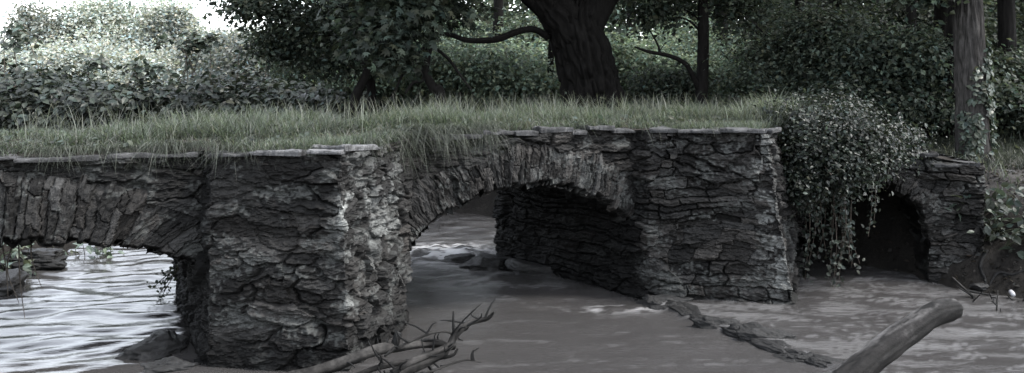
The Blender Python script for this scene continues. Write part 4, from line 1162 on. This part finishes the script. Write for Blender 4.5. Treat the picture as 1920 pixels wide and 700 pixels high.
# ------------------------------------------------------------------ ivy over the right shoulder of the bridge
def ivy_bush():
    rg = np.random.default_rng(88); acc = Acc(); sa = Acc()
    o = empty('ivy_bush', (3.6, 9.3, 0.0), 'shaggy ivy bush spilling over the bridge end and trailing down beside the right cutwater', 'ivy')
    lob = [(at(1500, 228, 9.6), (.42, .5, .2)), (at(1560, 240, 9.2), (.45, .45, .26)), (at(1612, 262, 9.1), (.36, .40, .2)), (at(1520, 285, 9.1), (.30, .35, .26)), (at(1590, 318, 8.95), (.24, .3, .2)), (at(1650, 285, 9.3), (.18, .25, .12)), (at(1498, 345, 9.1), (.10, .3, .22)),
           (at(1560, 215, 9.9), (.6, .5, .25)), (at(1670, 265, 9.7), (.35, .4, .2))]
    crown(acc, rg, lob, 105, .10, 24, .040, G0 * .37, T_FULL, .8, .5, .6)
    # trailing strands down the face
    for j in range(34):
        px = rg.uniform(1488, 1640) if j < 11 else rg.uniform(1488, 1590); d = 9.25 + rg.uniform(-.15, .3); a = at(px, rg.uniform(300, 360), d)
        zb = a[2] - rg.uniform(.35, 1.3) * (1 if px < 1600 else .5); zb = max(zb, .05)
        pts = [a, (a + (a[0], a[1], zb)) / 2 + rg.normal(size=3) * .03, np.array([a[0] + rg.normal() * .06, a[1] + rg.normal() * .05, zb])]
        V, F = tube(pts, [.005, .004, .002], 14, 4, None, False); sa.add(V, F, (.05, .042, .036))
        C = catmull(pts, int(8 + 22 * (a[2] - zb))); P = C + rg.normal(size=C.shape) * .028
        leaves(acc, P, np.tile([0, -.8, .4], (len(P), 1)), 0.045, G0 * .5, rg, T_FULL, .4)
    for c, r in lob[:6]:
        for _ in range(4):
            e = c + rg.normal(size=3) * r * .6; b = np.array([c[0] + rg.normal() * .1, c[1] + .3, 1.5]); V, F = tube([b, (b + e) / 2, e], [.012, .008, .004], 8, 5, None, False); sa.add(V, F, (.05, .042, .036))
    sa.build('stem', M_BARK, o); acc.build('foliage', M_GLOSSY, o, smooth=False)
    # grass heads poking out of it
    g = Acc(); n = 900; px = rg.uniform(1400, 1640, n)
    P = np.array([at(a, 235 + max(0, a - 1500) * .25 + rg.uniform(-10, 25), rg.uniform(9.3, 10.2)) for a in px])
    blades(g, P, .15 + .22 * rg.random(n), rg, .006, base=(.07, .08, .065), bend=.7)
    n = 1500; px = rg.uniform(1385, 1500, n) + rg.normal(size=n) * 12
    P = np.array([at(a, 238 + rg.uniform(-14, 12) - 14 * math.exp(-((a - 1450) / 30) ** 2), rg.uniform(9.6, 10.4)) for a in px])
    blades(g, P, .14 + .26 * rg.random(n), rg, .007, base=(.075, .088, .07), bend=.8)
    tag(g.build('shoulder_grass', M_GRASS, smooth=False), kind='stuff')
ivy_bush()

def dock_plant(label, px, py, Y, half, n, size, seed, name='dock_plant', col=G0 * .65, templ=T_FULL):
    rg = np.random.default_rng(seed); c = at(px, py, Y); g = float(ground(c[0], Y)); o = empty(name, (c[0], Y, g), label, 'plant')
    acc = Acc(); sa = Acc()
    for _ in range(max(6, n // 8)):
        e = c + rg.normal(size=3) * half * np.array([.7, .5, .6]); b = np.array([c[0] + rg.normal() * half * .35, Y + .1, min(g, e[2]) - .02])
        V, F = tube([b, (b + e) / 2 + (0, 0, .05), e], [.007, .005, .003], 10, 5, None, False); sa.add(V, F, (.06, .065, .045))
        P = e + rg.normal(size=(8, 3)) * half * .22; leaves(acc, P, np.tile([0, -.3, .8], (8, 1)), size, col, rg, templ, .25, droop=.6)
    sa.build('stem', M_LEAF, o); acc.build('foliage', M_GLOSSY, o, smooth=False)
dock_plant('large-leaved plant growing on the right bank below the bare soil', 1862, 395, 9.4, .33, 150, .105, 120)
dock_plant('smaller leafy plant at the right edge on the bank slope', 1912, 440, 9.1, .25, 70, .10, 121)
dock_plant('leafy spray growing beside the wall end on the right bank', 1835, 375, 9.6, .2, 50, .11, 122)
dock_plant('pale leafy plant overhanging the water at the left edge under the left arch', 15, 485, 10.2, .45, 150, .11, 123, 'bank_plant', G0 * 2.0)
dock_plant('low leafy plant on the far left bank under the left arch crown', 130, 478, 11.2, .35, 90, .10, 124, 'bank_plant', G0 * 1.9)
dock_plant('grassy plant trailing in the water left of the left arch middle', 185, 468, 11.2, .3, 90, .10, 125, 'bank_plant', G0 * 1.9)
def far_sprig():
    rg = np.random.default_rng(126); acc = Acc(); sa = Acc(); p = at(325, 505, 9.0); o = empty('hanging_sprig', tuple(p), 'thin leafy sprig hanging beside the inner wall of the left arch', 'plant')
    for j in range(5):
        e = p + np.array([-.10 - .12 * rg.random(), -.05, -.1 - .28 * j / 3]); V, F = tube([p + (0.05, .05, .02), (p + e) / 2, e], [.005, .004, .002], 10, 4, None, False); sa.add(V, F, (.05, .045, .035))
        C = catmull([p, (p + e) / 2, e], 14); leaves(acc, C + rg.normal(size=C.shape) * .03, np.tile([0, -.6, .5], (14, 1)), .038, G0 * .8, rg, T_FULL)
    sa.build('stem', M_BARK, o); acc.build('foliage', M_LEAF, o, smooth=False)
far_sprig()
def hanging_twigs():
    rg = np.random.default_rng(127); acc = Acc(); o = empty('hanging_twig', tuple(at(40, 455, 6.6)), 'bare thin twigs dangling over the water at the left edge', 'twig')
    for px, y0, y1, dx in [(30, 500, 570, 6), (60, 505, 545, 20), (5, 520, 560, 10), (35, 515, 600, 12)]:
        a = at(px, y0 - 60, 6.9); b = at(px + dx, y1, 6.7); m = (a + b) / 2 + rg.normal(size=3) * .03
        V, F = tube([a, m, b], [.006, .005, .002], 16, 5, None, False); acc.add(V, F, (.04, .035, .03))
    acc.build('stem', M_BARK, o)
hanging_twigs()


# ------------------------------------------------------------------ the rough right bank
def bank_litter():
    rg = np.random.default_rng(140); acc = Acc(); n = 5200
    x = rg.uniform(4.4, 7.2, n); y = rg.uniform(7.6, 11.6, n); z = ground(x, y); k = (z > .05) & (rg.random(n) < .25 + vn2(x * 2, y * 2, 141))
    P = np.stack([x, y, z + .012], 1)[k]
    leaves(acc, P, np.tile([0, 0, 1.], (len(P), 1)), .05, np.array([.02, .018, .016]), rg, T_SIMPLE, .5)
    tag(acc.build('leaf_litter', M_LEAF, smooth=False), kind='stuff')
bank_litter()
rb = [('flat stone lying in the mud just below the wall end on the right bank', 1838, 520, 9.0, (.10, .08, .04)), ('dark stone at the waterline under the right bank plants', 1905, 572, 8.55, (.11, .09, .05)), ('small dark stone on the bare soil shelf at the right edge', 1890, 345, 10.8, (.14, .12, .06))]
for k, (lab, px, py, Y, sc) in enumerate(rb):
    p = at(px, py, Y); p[2] = float(ground(p[0], p[1])) + .01
    rock('bank_stone', lab, 'stone', p, sc, 150 + k, M_WET, .04)
for k, (lab, pts) in enumerate([('exposed root curling down the dark mud face of the right bank', [(1850, 470), (1838, 500), (1848, 530), (1835, 560)]), ('exposed root reaching along the mud under the right bank plants', [(1935, 500), (1900, 515), (1872, 512), (1855, 535)])]):
    w_ = []
    for px, py in pts:
        best = None
        for Y in np.linspace(8.2, 12, 160):            # where the sight line meets the bank
            p = at(px, py, Y)
            if p[2] < float(ground(p[0], p[1])) + .02: best = p; break
        w_.append(best if best is not None else at(px, py, 9))
    V, F = tube(w_, [.02, .018, .014, .006], 60, 10, wood_disp(160 + k, .5)); tag(build('tree_root', V, F, M_WOOD, col=np.full((len(V), 3), .009)), lab, 'root')

branch('driftwood_branch', 'thin forked twig crossing over the two bigger branches beside the left pier', [at(720, 668, 6.05), at(770, 640, 6.1), at(830, 622, 6.2), at(868, 640, 6.3)], [.010, .010, .008, .004], [], 170, .10)
branch('driftwood_branch', 'thin wet twig trailing lowest in the brown water below the driftwood', [at(760, 716, 5.9), at(815, 694, 6.0), at(870, 676, 6.15), at(902, 680, 6.2)], [.011, .010, .008, .004], [], 171, .08)
